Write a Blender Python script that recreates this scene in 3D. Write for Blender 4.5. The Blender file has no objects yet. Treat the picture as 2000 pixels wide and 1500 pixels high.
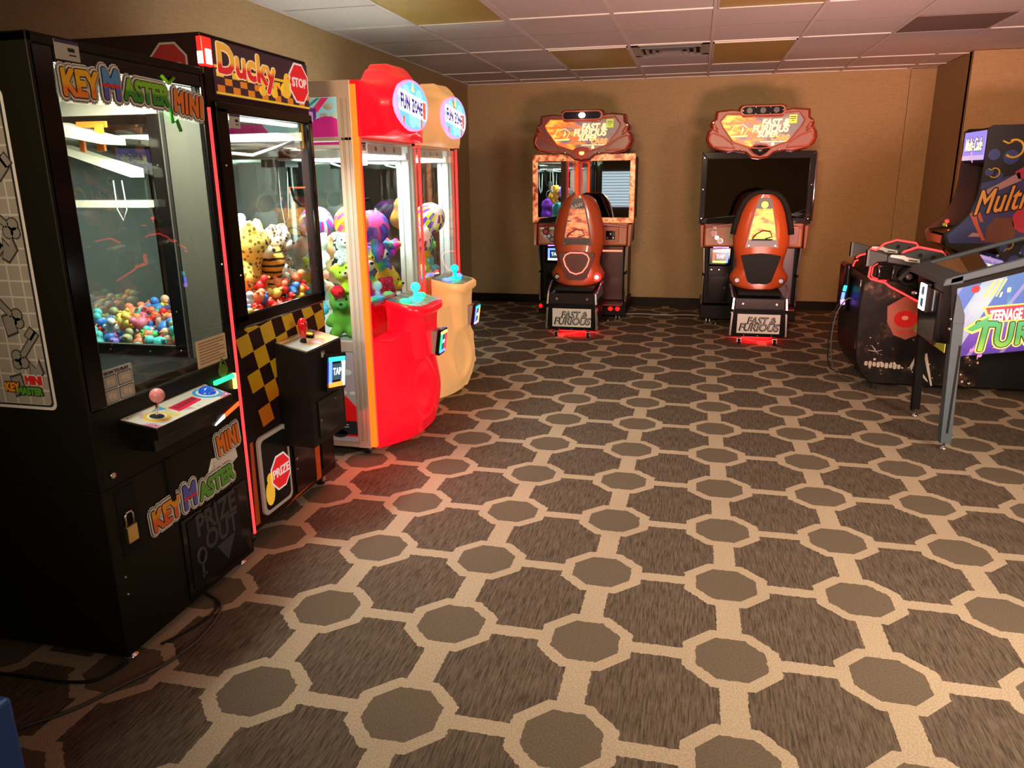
import bpy, math, random
from mathutils import Vector, Matrix
random.seed(7)
D = bpy.data
COL = bpy.context.scene.collection
scn = bpy.context.scene
PI = math.pi

# ---------------------------------------------------------------- camera
cam_d = D.cameras.new('camera'); cam = D.objects.new('camera', cam_d); COL.objects.link(cam)
cam_d.sensor_fit = 'HORIZONTAL'; cam_d.sensor_width = 36.0
cam_d.lens = 1475.0 / 2000 * 36
cam_d.clip_start = 0.05; cam_d.clip_end = 100
yaw, pit, roll = [math.radians(a) for a in (-13.45, 15.35, -0.54)]
F = Vector((math.sin(yaw)*math.cos(pit), math.cos(yaw)*math.cos(pit), -math.sin(pit)))
r0 = Vector((math.cos(yaw), -math.sin(yaw), 0)); u0 = r0.cross(F)
rr = r0*math.cos(roll) + u0*math.sin(roll); uu = u0*math.cos(roll) - r0*math.sin(roll)
M = Matrix((rr, uu, -F)).transposed().to_4x4(); M.translation = Vector((0, 0, 1.5))
cam.matrix_world = M
scn.camera = cam

# ---------------------------------------------------------------- world, lights, exposure
scn.view_settings.view_transform = 'Standard'
try: scn.view_settings.look = 'None'
except Exception: pass
scn.view_settings.exposure = 0.0; scn.view_settings.gamma = 1.0
scn.view_settings.use_curve_mapping = False
W = D.worlds.new('world'); scn.world = W; W.use_nodes = True
W.node_tree.nodes['Background'].inputs[0].default_value = (1.0, 0.74, 0.52, 1)
W.node_tree.nodes['Background'].inputs[1].default_value = 0.10

def area(name, loc, target, sx, sy, power, col, spread=180):
    l = D.lights.new(name, 'AREA'); l.shape = 'RECTANGLE'; l.size = sx; l.size_y = sy
    l.energy = power; l.color = col; l.spread = math.radians(spread)
    o = D.objects.new(name, l); COL.objects.link(o); o.location = loc
    o.rotation_euler = (Vector(target)-Vector(loc)).to_track_quat('-Z', 'Y').to_euler()
    return o
def spot(name, loc, target, power, col, size=60, blend=0.6, rad=0.1):
    l = D.lights.new(name, 'SPOT'); l.energy = power; l.color = col
    l.spot_size = math.radians(size); l.spot_blend = blend; l.shadow_soft_size = rad
    o = D.objects.new(name, l); COL.objects.link(o); o.location = loc
    o.rotation_euler = (Vector(target)-Vector(loc)).to_track_quat('-Z', 'Y').to_euler()
    return o
# lobby light falling in from behind and right of the camera
area('lobby_light', (3.6, -0.6, 2.35), (0.9, 4.4, 0.2), 1.2, 0.8, 66, (1.0, 0.85, 0.66), 76)
area('overhead_fill', (1.5, 1.5, 2.50), (1.0, 2.5, 0), 0.6, 1.2, 32, (1.0, 0.86, 0.68), 84)  # overhead fill added to brighten the carpet, no fixture modelled
area('rear_fill', (-0.6, -2.6, 2.38), (1.0, 8.0, 1.4), 0.9, 0.28, 48, (1.0, 0.74, 0.45), 60)  # warm fill added from behind for the back and right walls
# red and pink fills added for the right wall and ceiling, sources unseen
area('red_wall_fill', (3.4, 3.2, 1.7), (3.2, 8.0, 1.7), 0.6, 1.2, 24, (1.0, 0.22, 0.08), 120)
area('pink_ceiling_fill', (1.0, 0.5, 0.25), (1.0, 5.4, 2.54), 1.0, 0.5, 66, (1.0, 0.52, 0.46), 64)  # low uplight added to lighten the ceiling
# the gun game's red neon on the walls behind it
area('neon_wall_glow', (1.78, 6.55, 1.05), (1.80, 9.1, 1.5), .45, .3, 10, (1.0, 0.22, 0.05), 130)
# red light of the second and third machines' corner strips spilling on the carpet
area('strip_spill', (-1.55, 3.45, .62), (-.9, 3.0, 0), .12, .9, 4, (1.0, 0.03, 0.03), 150)

# ---------------------------------------------------------------- materials
MATS = {}
def mat(name, col=(0.5,0.5,0.5), rough=0.5, metal=0.0, emit=None, es=0.0, coat=0.0, spec=0.5):
    if name in MATS: return MATS[name]
    m = D.materials.new(name); m.use_nodes = True
    b = m.node_tree.nodes['Principled BSDF']
    b.inputs['Base Color'].default_value = (*col, 1); b.inputs['Roughness'].default_value = rough
    if max(col) < 0.05 and spec == 0.5: spec = 0.22 if rough < .25 else 0.10; col = tuple(q*.6 for q in col)
    b.inputs['Metallic'].default_value = metal; b.inputs['Coat Weight'].default_value = coat
    b.inputs['Specular IOR Level'].default_value = spec
    if emit: b.inputs['Emission Color'].default_value = (*emit, 1); b.inputs['Emission Strength'].default_value = es
    MATS[name] = m; return m
class NT:
    def __init__(s, m): s.t = m.node_tree; s.n = s.t.nodes; s.l = s.t.links
    def new(s, k, **kw):
        n = s.n.new(k)
        for a, v in kw.items(): setattr(n, a, v)
        return n
    def m(s, op, a, b=None, c=None):
        n = s.n.new('ShaderNodeMath'); n.operation = op
        for i, v in enumerate((a, b, c)):
            if v is None: continue
            if isinstance(v, (int, float)): n.inputs[i].default_value = v
            else: s.l.new(v, n.inputs[i])
        return n.outputs[0]
    def mix(s, f, a, b):
        n = s.n.new('ShaderNodeMix'); n.data_type = 'RGBA'
        for i, v in ((0, f), (6, a), (7, b)):
            if isinstance(v, (int, float)): n.inputs[i].default_value = v
            elif isinstance(v, tuple): n.inputs[i].default_value = (*v, 1)
            else: s.l.new(v, n.inputs[i])
        return n.outputs[2]
    def noise(s, vec, scale, detail=2, rough=0.5):
        n = s.n.new('ShaderNodeTexNoise'); n.inputs['Scale'].default_value = scale
        n.inputs['Detail'].default_value = detail; n.inputs['Roughness'].default_value = rough
        if vec is not None: s.l.new(vec, n.inputs['Vector'])
        return n.outputs['Fac']
    def coords(s): return s.n.new('ShaderNodeTexCoord').outputs['Object']
    def xyz(s, v):
        n = s.n.new('ShaderNodeSeparateXYZ'); s.l.new(v, n.inputs[0]); return n.outputs
    def mapping(s, v, sc):
        n = s.n.new('ShaderNodeMapping'); n.inputs['Scale'].default_value = sc; s.l.new(v, n.inputs[0]); return n.outputs[0]
    def ramp(s, f, stops):
        n = s.n.new('ShaderNodeValToRGB'); e = n.color_ramp.elements
        e[0].position = stops[0][0]; e[0].color = (*stops[0][1], 1)
        e[1].position = stops[-1][0]; e[1].color = (*stops[-1][1], 1)
        for p, c in stops[1:-1]:
            k = e.new(p); k.color = (*c, 1)
        s.l.new(f, n.inputs[0]); return n.outputs[0]
    def bump(s, h, st, dist=0.01):
        n = s.n.new('ShaderNodeBump'); n.inputs['Strength'].default_value = st; n.inputs['Distance'].default_value = dist
        s.l.new(h, n.inputs['Height']); s.l.new(n.outputs[0], s.n['Principled BSDF'].inputs['Normal'])
    def base(s, c): s.l.new(c, s.n['Principled BSDF'].inputs['Base Color'])
    def emis(s, c, st):
        s.l.new(c, s.n['Principled BSDF'].inputs['Emission Color']); s.n['Principled BSDF'].inputs['Emission Strength'].default_value = st

def glass(name, tint=(0.93,0.97,0.95), refl=1.0):
    if name in MATS: return MATS[name]
    m = D.materials.new(name); m.use_nodes = True; t = m.node_tree; t.nodes.clear()
    o = t.nodes.new('ShaderNodeOutputMaterial'); tr = t.nodes.new('ShaderNodeBsdfTransparent'); gl = t.nodes.new('ShaderNodeBsdfGlossy')
    fr = t.nodes.new('ShaderNodeFresnel'); mx = t.nodes.new('ShaderNodeMixShader'); mu = t.nodes.new('ShaderNodeMath')
    ge = t.nodes.new('ShaderNodeNewGeometry'); mr = t.nodes.new('ShaderNodeMapRange'); mr.inputs[3].default_value = 1.5; mr.inputs[4].default_value = 1/1.5
    t.links.new(ge.outputs['Backfacing'], mr.inputs[0]); t.links.new(mr.outputs[0], fr.inputs[0]); mu.operation = 'MULTIPLY'; mu.inputs[1].default_value = refl
    tr.inputs[0].default_value = (*tint, 1); gl.inputs['Roughness'].default_value = 0.0
    t.links.new(fr.outputs[0], mu.inputs[0]); t.links.new(mu.outputs[0], mx.inputs[0])
    t.links.new(tr.outputs[0], mx.inputs[1]); t.links.new(gl.outputs[0], mx.inputs[2]); t.links.new(mx.outputs[0], o.inputs[0])
    MATS[name] = m; return m

BLK = mat('black_painted_wood', (0.004,0.0035,0.003), 0.45, spec=.12)
BLKG = mat('black_gloss_plastic', (0.005,0.005,0.005), 0.12, spec=.35)
BLKM = mat('black_matte', (0.015,0.014,0.013), 0.7)
RUB = mat('black_rubber', (0.01,0.01,0.01), 0.8)
CHR = mat('chrome', (0.8,0.8,0.8), 0.15, 1)
STL = mat('brushed_steel', (0.55,0.55,0.55), 0.35, 1)
ALU = mat('white_aluminium', (0.78,0.80,0.79), 0.35)
BRASS = mat('brass', (0.75,0.55,0.2), 0.3, 1)
WHT = mat('white_print', (0.82,0.80,0.76), 0.5)
DRK = mat('dark_print', (0.03,0.03,0.04), 0.5)
RED = mat('red_print', (0.75,0.02,0.02), 0.4)
YEL = mat('yellow_print', (0.9,0.55,0.02), 0.45)
ORA = mat('orange_print', (0.9,0.22,0.02), 0.45)
GRN = mat('green_print', (0.10,0.45,0.04), 0.45)
BLU = mat('blue_print', (0.05,0.15,0.6), 0.45)
PUR = mat('purple_print', (0.25,0.05,0.5), 0.45)
GLS = glass('clear_pane')
MIR = mat('mirror_panel', (0.40,0.42,0.37), 0.06, .8)
def led(name, c, s): return mat(name, c, 0.5, emit=c, es=s)
L_RED = led('red_led', (1,0.01,0.02), 5.0); L_NEON = led('red_neon', (1,0.03,0.03), 3.0)
L_HOT = led('hot_core', (1,0.35,0.2), 12)
L_ORA = led('orange_led', (1,0.075,0.004), 3.2)
L_WHT = led('white_led', (1,1,0.95), 14); L_W2 = led('soft_white_led', (0.9,1,1), 4)
L_BLU = led('blue_led', (0.05,0.1,1), 6); L_CYA = led('cyan_led', (0.02,0.7,0.8), 2.5); L_GRN = led('green_led', (0.02,0.9,0.25), 2.5)
L_PUR = led('purple_led', (0.45,0.2,1), 4); L_YEL = led('yellow_led', (1,0.75,0.1), 4); L_MAG = led('pink_led', (1,0.1,0.5), 3)

# ---------------------------------------------------------------- mesh builder
PLAIN = ((0,0,0), (1,0,0), (0,1,0), (0,0,1))
class MB:
    def __init__(s, fr=PLAIN):
        s.v = []; s.f = []; s.mi = []; s.sm = []; s.cur = 0; s.smooth = False; s.frame(fr)
    def frame(s, fr):
        s.o, s.a, s.b, s.c = [Vector(q) for q in fr]; return s
    def P(s, p): return s.o + s.a*p[0] + s.b*p[1] + s.c*p[2]
    def add(s, vs, fs):
        n = len(s.v); s.v += [tuple(s.P(p)) for p in vs]
        for f in fs: s.f.append([n+i for i in f]); s.mi.append(s.cur); s.sm.append(s.smooth)
        return s
    def box(s, x0, x1, y0, y1, z0, z1):
        s.add([(x0,y0,z0),(x1,y0,z0),(x1,y1,z0),(x0,y1,z0),(x0,y0,z1),(x1,y0,z1),(x1,y1,z1),(x0,y1,z1)],
              [(0,3,2,1),(4,5,6,7),(0,1,5,4),(1,2,6,5),(2,3,7,6),(3,0,4,7)]); return s
    def hexa(s, p): s.add(p, [(0,3,2,1),(4,5,6,7),(0,1,5,4),(1,2,6,5),(2,3,7,6),(3,0,4,7)]); return s
    def prism(s, poly, c0, c1):       # poly in (a,b), extruded along c
        n = len(poly)
        s.add([(x,y,c0) for x,y in poly] + [(x,y,c1) for x,y in poly],
              [tuple(range(n-1,-1,-1)), tuple(range(n,2*n))] + [(i,(i+1)%n,n+(i+1)%n,n+i) for i in range(n)]); return s
    def loft(s, rings, cap=True, closed=True):
        n = len(rings[0]); vs = [p for r in rings for p in r]; fs = []
        for k in range(len(rings)-1):
            for i in range(n if closed else n-1):
                j = (i+1) % n; fs.append((k*n+i, k*n+j, (k+1)*n+j, (k+1)*n+i))
        if cap: fs += [tuple(range(n-1,-1,-1)), tuple(range((len(rings)-1)*n, len(rings)*n))]
        s.add(vs, fs); return s
    def tube(s, pts, r, n=8, closed=False):
        pts = [Vector(p) for p in pts]; rings = []; N = len(pts); up = None
        for i, p in enumerate(pts):
            t = (pts[min(i+1,N-1)] - pts[max(i-1,0)]).normalized() if not closed else (pts[(i+1)%N]-pts[i-1]).normalized()
            if up is None: up = t.orthogonal().normalized()
            up = (up - t*up.dot(t)).normalized(); w = t.cross(up)
            rad = r[i] if isinstance(r, (list, tuple)) else r
            rings.append([tuple(p + (up*math.cos(2*PI*k/n) + w*math.sin(2*PI*k/n))*rad) for k in range(n)])
        sm = s.smooth; s.smooth = True
        if closed: rings.append(rings[0]); s.loft(rings, cap=False)
        else: s.loft(rings)
        s.smooth = sm; return s
    def cyl(s, p0, p1, r0, r1=None, n=20):
        p0, p1 = Vector(p0), Vector(p1); t = (p1-p0).normalized(); u = t.orthogonal().normalized(); w = t.cross(u)
        if r1 is None: r1 = r0
        s.loft([[tuple(p + (u*math.cos(2*PI*k/n)+w*math.sin(2*PI*k/n))*r) for k in range(n)] for p, r in ((p0,r0),(p1,r1))]); return s
    def ell(s, c, r, rot=None, nu=16, nv=10, mf=None):
        c = Vector(c); R = rot.to_matrix() if rot else Matrix.Identity(3); rings = []; r = (r,r,r) if isinstance(r,(int,float)) else r
        for j in range(nv+1):
            th = PI*j/nv; th = min(max(th, 0.02), PI-0.02)
            rings.append([tuple(c + R @ Vector((r[0]*math.sin(th)*math.cos(2*PI*i/nu), r[1]*math.sin(th)*math.sin(2*PI*i/nu), r[2]*math.cos(th)))) for i in range(nu)])
        sm = s.smooth; s.smooth = True; n0 = len(s.f)
        s.loft(rings[::-1]); s.smooth = sm
        if mf:
            for k in range(nv):
                for i in range(nu): s.mi[n0+k*nu+i] = mf(i, nv-1-k)
            s.mi[n0+nu*nv] = mf(0, nv-1); s.mi[n0+nu*nv+1] = mf(0, 0)
        return s
    def lathe(s, prof, c, ax=2, n=24):   # prof [(r,h)]
        rings = []
        for r, h in prof:
            ring = []
            for k in range(n):
                a, b = r*math.cos(2*PI*k/n), r*math.sin(2*PI*k/n)
                p = (a,b,h) if ax == 2 else ((h,a,b) if ax == 0 else (b,h,a))
                ring.append((c[0]+p[0], c[1]+p[1], c[2]+p[2]))
            rings.append(ring)
        sm = s.smooth; s.smooth = True; s.loft(rings); s.smooth = sm; return s
    def build(s, name, m, parent=None, bevel=0, subsurf=0, label=None):
        me = D.meshes.new(name)
        off = Vector((0,0,0)); q = parent
        while q: off += q.location; q = q.parent
        org = Vector((0,0,0))
        if parent is None and s.v:
            xs = [p[0] for p in s.v]; ys = [p[1] for p in s.v]; zs = [p[2] for p in s.v]
            org = Vector(((min(xs)+max(xs))/2, (min(ys)+max(ys))/2, min(zs)))
        me.from_pydata([tuple(Vector(p)-off-org) for p in s.v], [], s.f)
        ms = m if isinstance(m, (list, tuple)) else [m]
        for q in ms: me.materials.append(q)
        me.polygons.foreach_set('material_index', s.mi); me.polygons.foreach_set('use_smooth', s.sm); me.update()
        import bmesh
        bm = bmesh.new(); bm.from_mesh(me); bmesh.ops.recalc_face_normals(bm, faces=bm.faces); bm.to_mesh(me); bm.free()
        o = D.objects.new(name, me); COL.objects.link(o); o.parent = parent; o.location = org
        if bevel:
            b = o.modifiers.new('bevel', 'BEVEL'); b.width = bevel; b.segments = 2; b.limit_method = 'ANGLE'; b.angle_limit = math.radians(40)
        if subsurf:
            b = o.modifiers.new('sub', 'SUBSURF'); b.levels = subsurf; b.render_levels = subsurf
        if label: o['label'] = label
        return o
def empty(name, loc):
    o = D.objects.new(name, None); COL.objects.link(o); o.location = loc; o.empty_display_size = 0.1; return o
def tag(o, label=None, cat=None, group=None, kind=None):
    for k, v in (('label',label),('category',cat),('group',group),('kind',kind)):
        if v: o[k] = v
    return o
def bx(name, m, parent, x0,x1,y0,y1,z0,z1, bevel=0, fr=PLAIN, label=None):
    return MB(fr).box(x0,x1,y0,y1,z0,z1).build(name, m, parent, bevel, label=label)
def rrect(w, h, r, n=5, cx=0, cy=0):
    pts = []
    for qx, qy, a0 in ((1,1,0),(-1,1,90),(-1,-1,180),(1,-1,270)):
        for k in range(n+1):
            a = math.radians(a0 + 90*k/n); pts.append((cx+qx*(w/2-r)+r*math.cos(a), cy+qy*(h/2-r)+r*math.sin(a)))
    return pts
def ngon(n, r, cx=0, cy=0, a0=0, sy=1.0): return [(cx+r*math.cos(a0+2*PI*k/n), cy+sy*r*math.sin(a0+2*PI*k/n)) for k in range(n)]

# text: frame gives origin, right, up, normal
def text(s, fr, size, m, parent, name='lettering', depth=0.0015, offset=0.0, base=0.0, sx=1.0, shear=0.0, spacing=1.0, align='CENTER', rot=0.0, arc=None):
    cu = D.curves.new('txt', 'FONT'); cu.body = s; cu.size = size; cu.extrude = depth/2; cu.offset = offset
    cu.align_x = align; cu.align_y = 'CENTER'; cu.shear = shear; cu.space_character = spacing; cu.resolution_u = 3
    t = D.objects.new('txt', cu); COL.objects.link(t)
    bpy.context.view_layer.update()
    dg = bpy.context.evaluated_depsgraph_get(); me = D.meshes.new_from_object(t.evaluated_get(dg))
    D.objects.remove(t); D.curves.remove(cu)
    off = Vector((0,0,0)); q = parent
    while q: off += q.location; q = q.parent
    o, a, b, c = [Vector(q) for q in fr]; ca, sa = math.cos(rot), math.sin(rot)
    for v in me.vertices:
        x, y, z = v.co.x*sx, v.co.y, v.co.z+depth/2+base
        if arc: y += arc(x)
        x, y = x*ca-y*sa, x*sa+y*ca
        v.co = o + a*x + b*y + c*z - off
    me.materials.clear(); me.materials.append(m); me.name = name
    ob = D.objects.new(name, me); COL.objects.link(ob); ob.parent = parent; return ob
def bubble(s, fr, size, layers, parent, name='logo_word', **kw):
    # layers: (offset, material) from back to front
    for i, (off, m) in enumerate(layers):
        ob = text(s, fr, size, m, parent, name if i == len(layers)-1 else name+'_outline', depth=0.0, offset=0.0, base=0.0012*(i+1), **kw)
        a, b = Vector(fr[1]), Vector(fr[2]); me = ob.data
        vs = [v.co.copy() for v in me.vertices]; fs = [list(p.vertices) for p in me.polygons]; N = len(vs); V = list(vs); Fc = list(fs); q = 1
        rads = [off] if off < size*.06 else [off, off*.5]
        for rd in rads:
            for k in range(14):
                sh = a*(rd*math.cos(k*PI/7))+b*(rd*math.sin(k*PI/7))+Vector(fr[3])*(2.5e-5*q); V += [v+sh for v in vs]; Fc += [[j+N*q for j in f] for f in fs]; q += 1
        m2 = D.meshes.new(me.name); m2.from_pydata([tuple(v) for v in V], [], Fc); m2.materials.append(m); ob.data = m2; D.meshes.remove(me)
def VX(x, y, z): return ((x,y,z), (0,1,0), (0,0,1), (1,0,0))     # faces +x, reads along +y
def VY(x, y, z): return ((x,y,z), (1,0,0), (0,0,1), (0,-1,0))    # faces the camera side (-y)
def VXN(x, y, z): return ((x,y,z), (0,-1,0), (0,0,1), (-1,0,0))  # faces -x

def grad_mat(name, c0, c1, axis=2, lo=0.0, hi=1.0, es=0.0, rough=0.4):
    m = mat(name, c0, rough); t = NT(m); c = t.xyz(t.coords())[axis]
    f = t.m('DIVIDE', t.m('SUBTRACT', c, lo), hi-lo)
    col = t.ramp(f, [(0.0,c0),(0.45,c0),(0.55,c1),(1.0,c1)]); t.base(col)
    if es: t.emis(col, es)
    return m

# ================================================================ THE SETTING
CP = 0.470          # carpet repeat
def carpet():
    m = mat('patterned_carpet', (0.2,0.15,0.1), 0.95, spec=0.15); t = NT(m); co = t.coords(); x, y, z = t.xyz(co)
    wob = t.m('MULTIPLY', t.m('SUBTRACT', t.noise(co, 55, 1), 0.5), 0.012)
    def cell(c, o):
        a = t.m('DIVIDE', t.m('SUBTRACT', c, o), CP)
        return t.m('ADD', t.m('MULTIPLY', t.m('SUBTRACT', t.m('FRACT', t.m('ADD', a, 0.5)), 0.5), CP), wob)
    u = cell(x, 0.187-20*CP); v = cell(y, 1.735-20*CP)
    au = t.m('ABSOLUTE', u); av = t.m('ABSOLUTE', v)
    d = t.m('MAXIMUM', t.m('MAXIMUM', au, av), t.m('MULTIPLY', t.m('ADD', au, av), 0.702))
    inner = t.m('LESS_THAN', d, 0.111); outer = t.m('LESS_THAN', d, 0.153)
    conn = t.m('MAXIMUM', t.m('LESS_THAN', au, 0.041), t.m('LESS_THAN', av, 0.029))
    tan = t.m('MULTIPLY', t.m('MAXIMUM', outer, conn), t.m('SUBTRACT', 1.0, inner))
    st = t.noise(t.mapping(co, (150, 11, 1)), 1.0, 3, 0.75)
    fib = t.noise(co, 190, 3, 0.85); big = t.noise(co, 2.2, 2)
    dark = t.ramp(st, [(0.36,(0.030,0.022,0.016)),(0.50,(0.115,0.083,0.060)),(0.64,(0.190,0.140,0.100))])
    dark = t.mix(t.m('MULTIPLY', fib, 0.5), dark, (0.13,0.088,0.058))
    inn = t.ramp(fib, [(0.3,(0.085,0.062,0.042)),(0.7,(0.21,0.156,0.108))])
    tanc = t.ramp(fib, [(0.3,(0.28,0.215,0.145)),(0.7,(0.66,0.50,0.345))])
    col = t.mix(inner, dark, inn); col = t.mix(tan, col, tanc)
    col = t.mix(t.m('MULTIPLY', big, 0.25), col, (0.05,0.035,0.025))
    t.base(col); t.bump(t.m('ADD', fib, t.m('MULTIPLY', st, 0.3)), 0.5, 0.004); return m
floor = bx('floor', carpet(), None, -2.68, 5.0, -3.5, 9.12, -0.02, 0.0)
floor.data.transform(Matrix.Translation(floor.location)); floor.location = (0,0,0)
tag(floor, 'brown carpet with tan octagon chain pattern', kind='structure')

def wallpaper():
    m = mat('tan_wallcovering', (0.3,0.2,0.12), 0.75, spec=0.25); t = NT(m); co = t.coords()
    a = t.noise(t.mapping(co, (14,14,160)), 1.0, 3); b = t.noise(t.mapping(co, (160,160,10)), 1.0, 3)
    t.base(t.ramp(t.m('MULTIPLY', t.m('ADD', a, b), 0.5), [(0.3,(0.255,0.170,0.083)),(0.7,(0.37,0.252,0.130))]))
    t.bump(t.m('ADD', a, b), 0.15, 0.002); return m
WP = wallpaper()
def struct(name, label, m, *b, bevel=0):
    return tag(bx(name, m, None, *b, bevel=bevel), label, kind='structure')
struct('wall_back', 'tan fabric textured wall behind the driving machines', WP, -2.68, 2.33, 9.1, 9.2, 0, 2.54)
struct('wall_left', 'tan wall behind the row of prize machines', WP, -2.78, -2.68, -3.5, 9.2, 0, 2.54)
struct('wall_right', 'short tan return wall in the far right corner', WP, 2.33, 2.43, 8.03, 9.2, 0, 2.54)
struct('wall_alcove', 'tan wall facing the room behind the upright arcade machine', WP, 2.33, 5.0, 7.98, 8.08, 0, 2.54)
struct('trim_1', 'narrow vertical pilaster edge on the back wall near the right corner', WP, 2.09, 2.33, 9.075, 9.11, 0, 2.54)
BBM = mat('dark_baseboard', (0.012,0.008,0.006), 0.35)
struct('baseboard_back', 'black baseboard along the back wall', BBM, -2.68, 2.33, 9.085, 9.1, 0, 0.10)
struct('baseboard_left', 'black baseboard along the left wall', BBM, -2.68, -2.665, -3.5, 9.1, 0, 0.10)
struct('baseboard_right', 'black baseboard of the alcove wall', BBM, 2.33, 5.0, 7.965, 7.98, 0, 0.10)

# ceiling: panels between T bars
CX = [-2.68,-1.99,-1.32,-0.61,0.057,0.735,1.405,2.06,2.73,3.40,4.07,4.74,5.0]
CY = [9.1, 8.80, 8.13, 6.83, 5.52, 4.21, 2.90, 1.59, 0.28, -1.03, -2.34, -3.5]
def tile_mat(name='mineral_ceiling_tile', c0=(0.44,0.41,0.39), c1=(0.62,0.59,0.56)):
    m = mat(name, c1, 0.9, spec=0.1); t = NT(m); co = t.coords()
    n = t.noise(co, 90, 3, 0.7); p = t.noise(t.mapping(co, (30,30,30)), 8, 2, 0.8)
    t.base(t.mix(t.m('GREATER_THAN', p, 0.63), t.ramp(n, [(0.3,c0),(0.7,c1)]), (0.25,0.23,0.21))); t.bump(n, 0.4, 0.003); return m
TILE = tile_mat()
ceil_ = tag(bx('ceiling', TILE, None, -2.68, 5.0, -3.5, 9.12, 2.545, 2.60), 'suspended ceiling of speckled white tiles', kind='structure')
mb = MB()
for x in CX[1:-1]: mb.box(x-0.012, x+0.012, -3.5, 9.1, 2.536, 2.546)
for y in CY[1:-1]: mb.box(-2.68, 5.0, y-0.012, y+0.012, 2.537, 2.546)
mb.box(-2.68, 5.0, 9.075, 9.1, 2.534, 2.546); mb.box(-2.68, -2.655, -3.5, 9.1, 2.534, 2.546)
tag(mb.build('trim_2', mat('grid_bar_white', (0.55,0.52,0.50), 0.5)), 'thin metal grid bars between the ceiling tiles', kind='structure')
mb = MB()   # the scored centre lines of the tiles
for i, x in enumerate(CX[:-1]):
    for y in (7.48, 6.17, 4.86, 3.55):
        if (i, y) in ((2, 7.48), (4, 7.48)): continue
        mb.box(x+0.012, CX[i+1]-0.012, y-0.004, y+0.004, 2.5435, 2.546)
tag(mb.build('trim_3', mat('tile_score', (0.20,0.18,0.17), 0.8)), 'fine scored lines across the ceiling tiles', kind='structure')

def prismatic(name, c0, c1):
    m = mat(name, c1, 0.35); t = NT(m); co = t.coords(); x, y, z = t.xyz(co)
    a = t.m('MULTIPLY', t.m('SINE', t.m('MULTIPLY', x, 260)), t.m('SINE', t.m('MULTIPLY', y, 260)))
    t.base(t.mix(t.m('MULTIPLY', t.m('ADD', a, 1), 0.5), c0, c1)); t.bump(a, 0.6, 0.004); return m
AMB = prismatic('amber_prismatic_lens', (0.22,0.15,0.04), (0.50,0.36,0.10))
FRW = mat('fixture_frame', (0.5,0.47,0.42), 0.5)
def troffer(i, y0, y1, label):
    x0, x1 = CX[i]+0.012, CX[i+1]-0.012
    r = empty('ceiling_light', ((x0+x1)/2, (y0+y1)/2, 2.53)); tag(r, label, 'ceiling light', 'unlit ceiling lights')
    m = MB().box(x0,x0+0.012,y0,y1,2.529,2.545).box(x1-0.012,x1,y0,y1,2.529,2.545).box(x0,x1,y0,y0+0.012,2.529,2.545).box(x0,x1,y1-0.012,y1,2.529,2.545)
    m.build('frame', FRW, r); bx('lens', AMB, r, x0+0.012,x1-0.012,y0+0.012,y1-0.012,2.534,2.544)
troffer(2, 6.85, 8.11, 'unlit ceiling light with amber lens nearest the left wall, by the back')
troffer(4, 6.85, 8.11, 'unlit yellow ceiling light with textured lens just right of the air vent')
troffer(1, 4.23, 5.50, 'dull amber ceiling light above the prize machines at the top edge')
troffer(4, 4.23, 5.50, 'amber ceiling light cut off by the photo top, above the vent row')
DKP = mat('dark_stained_tile', (0.16,0.11,0.085), 0.9)
tag(bx('ceiling_tile', DKP, None, CX[6]+0.013, CX[7]-0.013, 6.19, 6.82, 2.538, 2.5448), 'dark brown ceiling tile near the right corner', 'ceiling tile')
r = empty('ceiling_vent', ((CX[3]+CX[4])/2, 7.15, 2.53)); tag(r, 'square metal air vent with nested louvres in the ceiling above the wall gap', 'air vent')
x0, x1, y0, y1 = CX[3]+0.013, CX[4]-0.013, 6.85, 7.47
m = MB()
VM = mat('vent_metal', (0.42,0.42,0.42), 0.35, 0.6)
bx('backing', BLKM, r, x0+.05,x1-.05,y0+.05,y1-.05,2.541,2.5445)
m.box(x0,x1,y0,y0+.06,2.536,2.5447).box(x0,x1,y1-.06,y1,2.536,2.5447).box(x0,x0+.06,y0,y1,2.536,2.5447).box(x1-.06,x1,y0,y1,2.536,2.5447)
m.build('frame', VM, r)
for k in range(4):
    g = 0.075 + k*0.055; m = MB()
    a0, a1, b0, b1 = x0+g, x1-g, y0+g, y1-g
    for e in (0,):
        m.hexa([(a0,b0,2.541),(a1,b0,2.541),(a1,b0+.004,2.541),(a0,b0+.004,2.541),(a0-.02,b0-.02,2.520),(a1+.02,b0-.02,2.520),(a1+.02,b0-.014,2.520),(a0-.02,b0-.014,2.520)])
        m.hexa([(a0,b1-.004,2.541),(a1,b1-.004,2.541),(a1,b1,2.541),(a0,b1,2.541),(a0-.02,b1+.014,2.520),(a1+.02,b1+.014,2.520),(a1+.02,b1+.02,2.520),(a0-.02,b1+.02,2.520)])
        m.hexa([(a0,b0,2.541),(a0+.004,b0,2.541),(a0+.004,b1,2.541),(a0,b1,2.541),(a0-.02,b0-.02,2.520),(a0-.014,b0-.02,2.520),(a0-.014,b1+.02,2.520),(a0-.02,b1+.02,2.520)])
        m.hexa([(a1-.004,b0,2.541),(a1,b0,2.541),(a1,b1,2.541),(a1-.004,b1,2.541),(a1+.014,b0-.02,2.520),(a1+.02,b0-.02,2.520),(a1+.02,b1+.02,2.520),(a1+.014,b1+.02,2.520)])
    m.build('louvre', VM, r)

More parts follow.
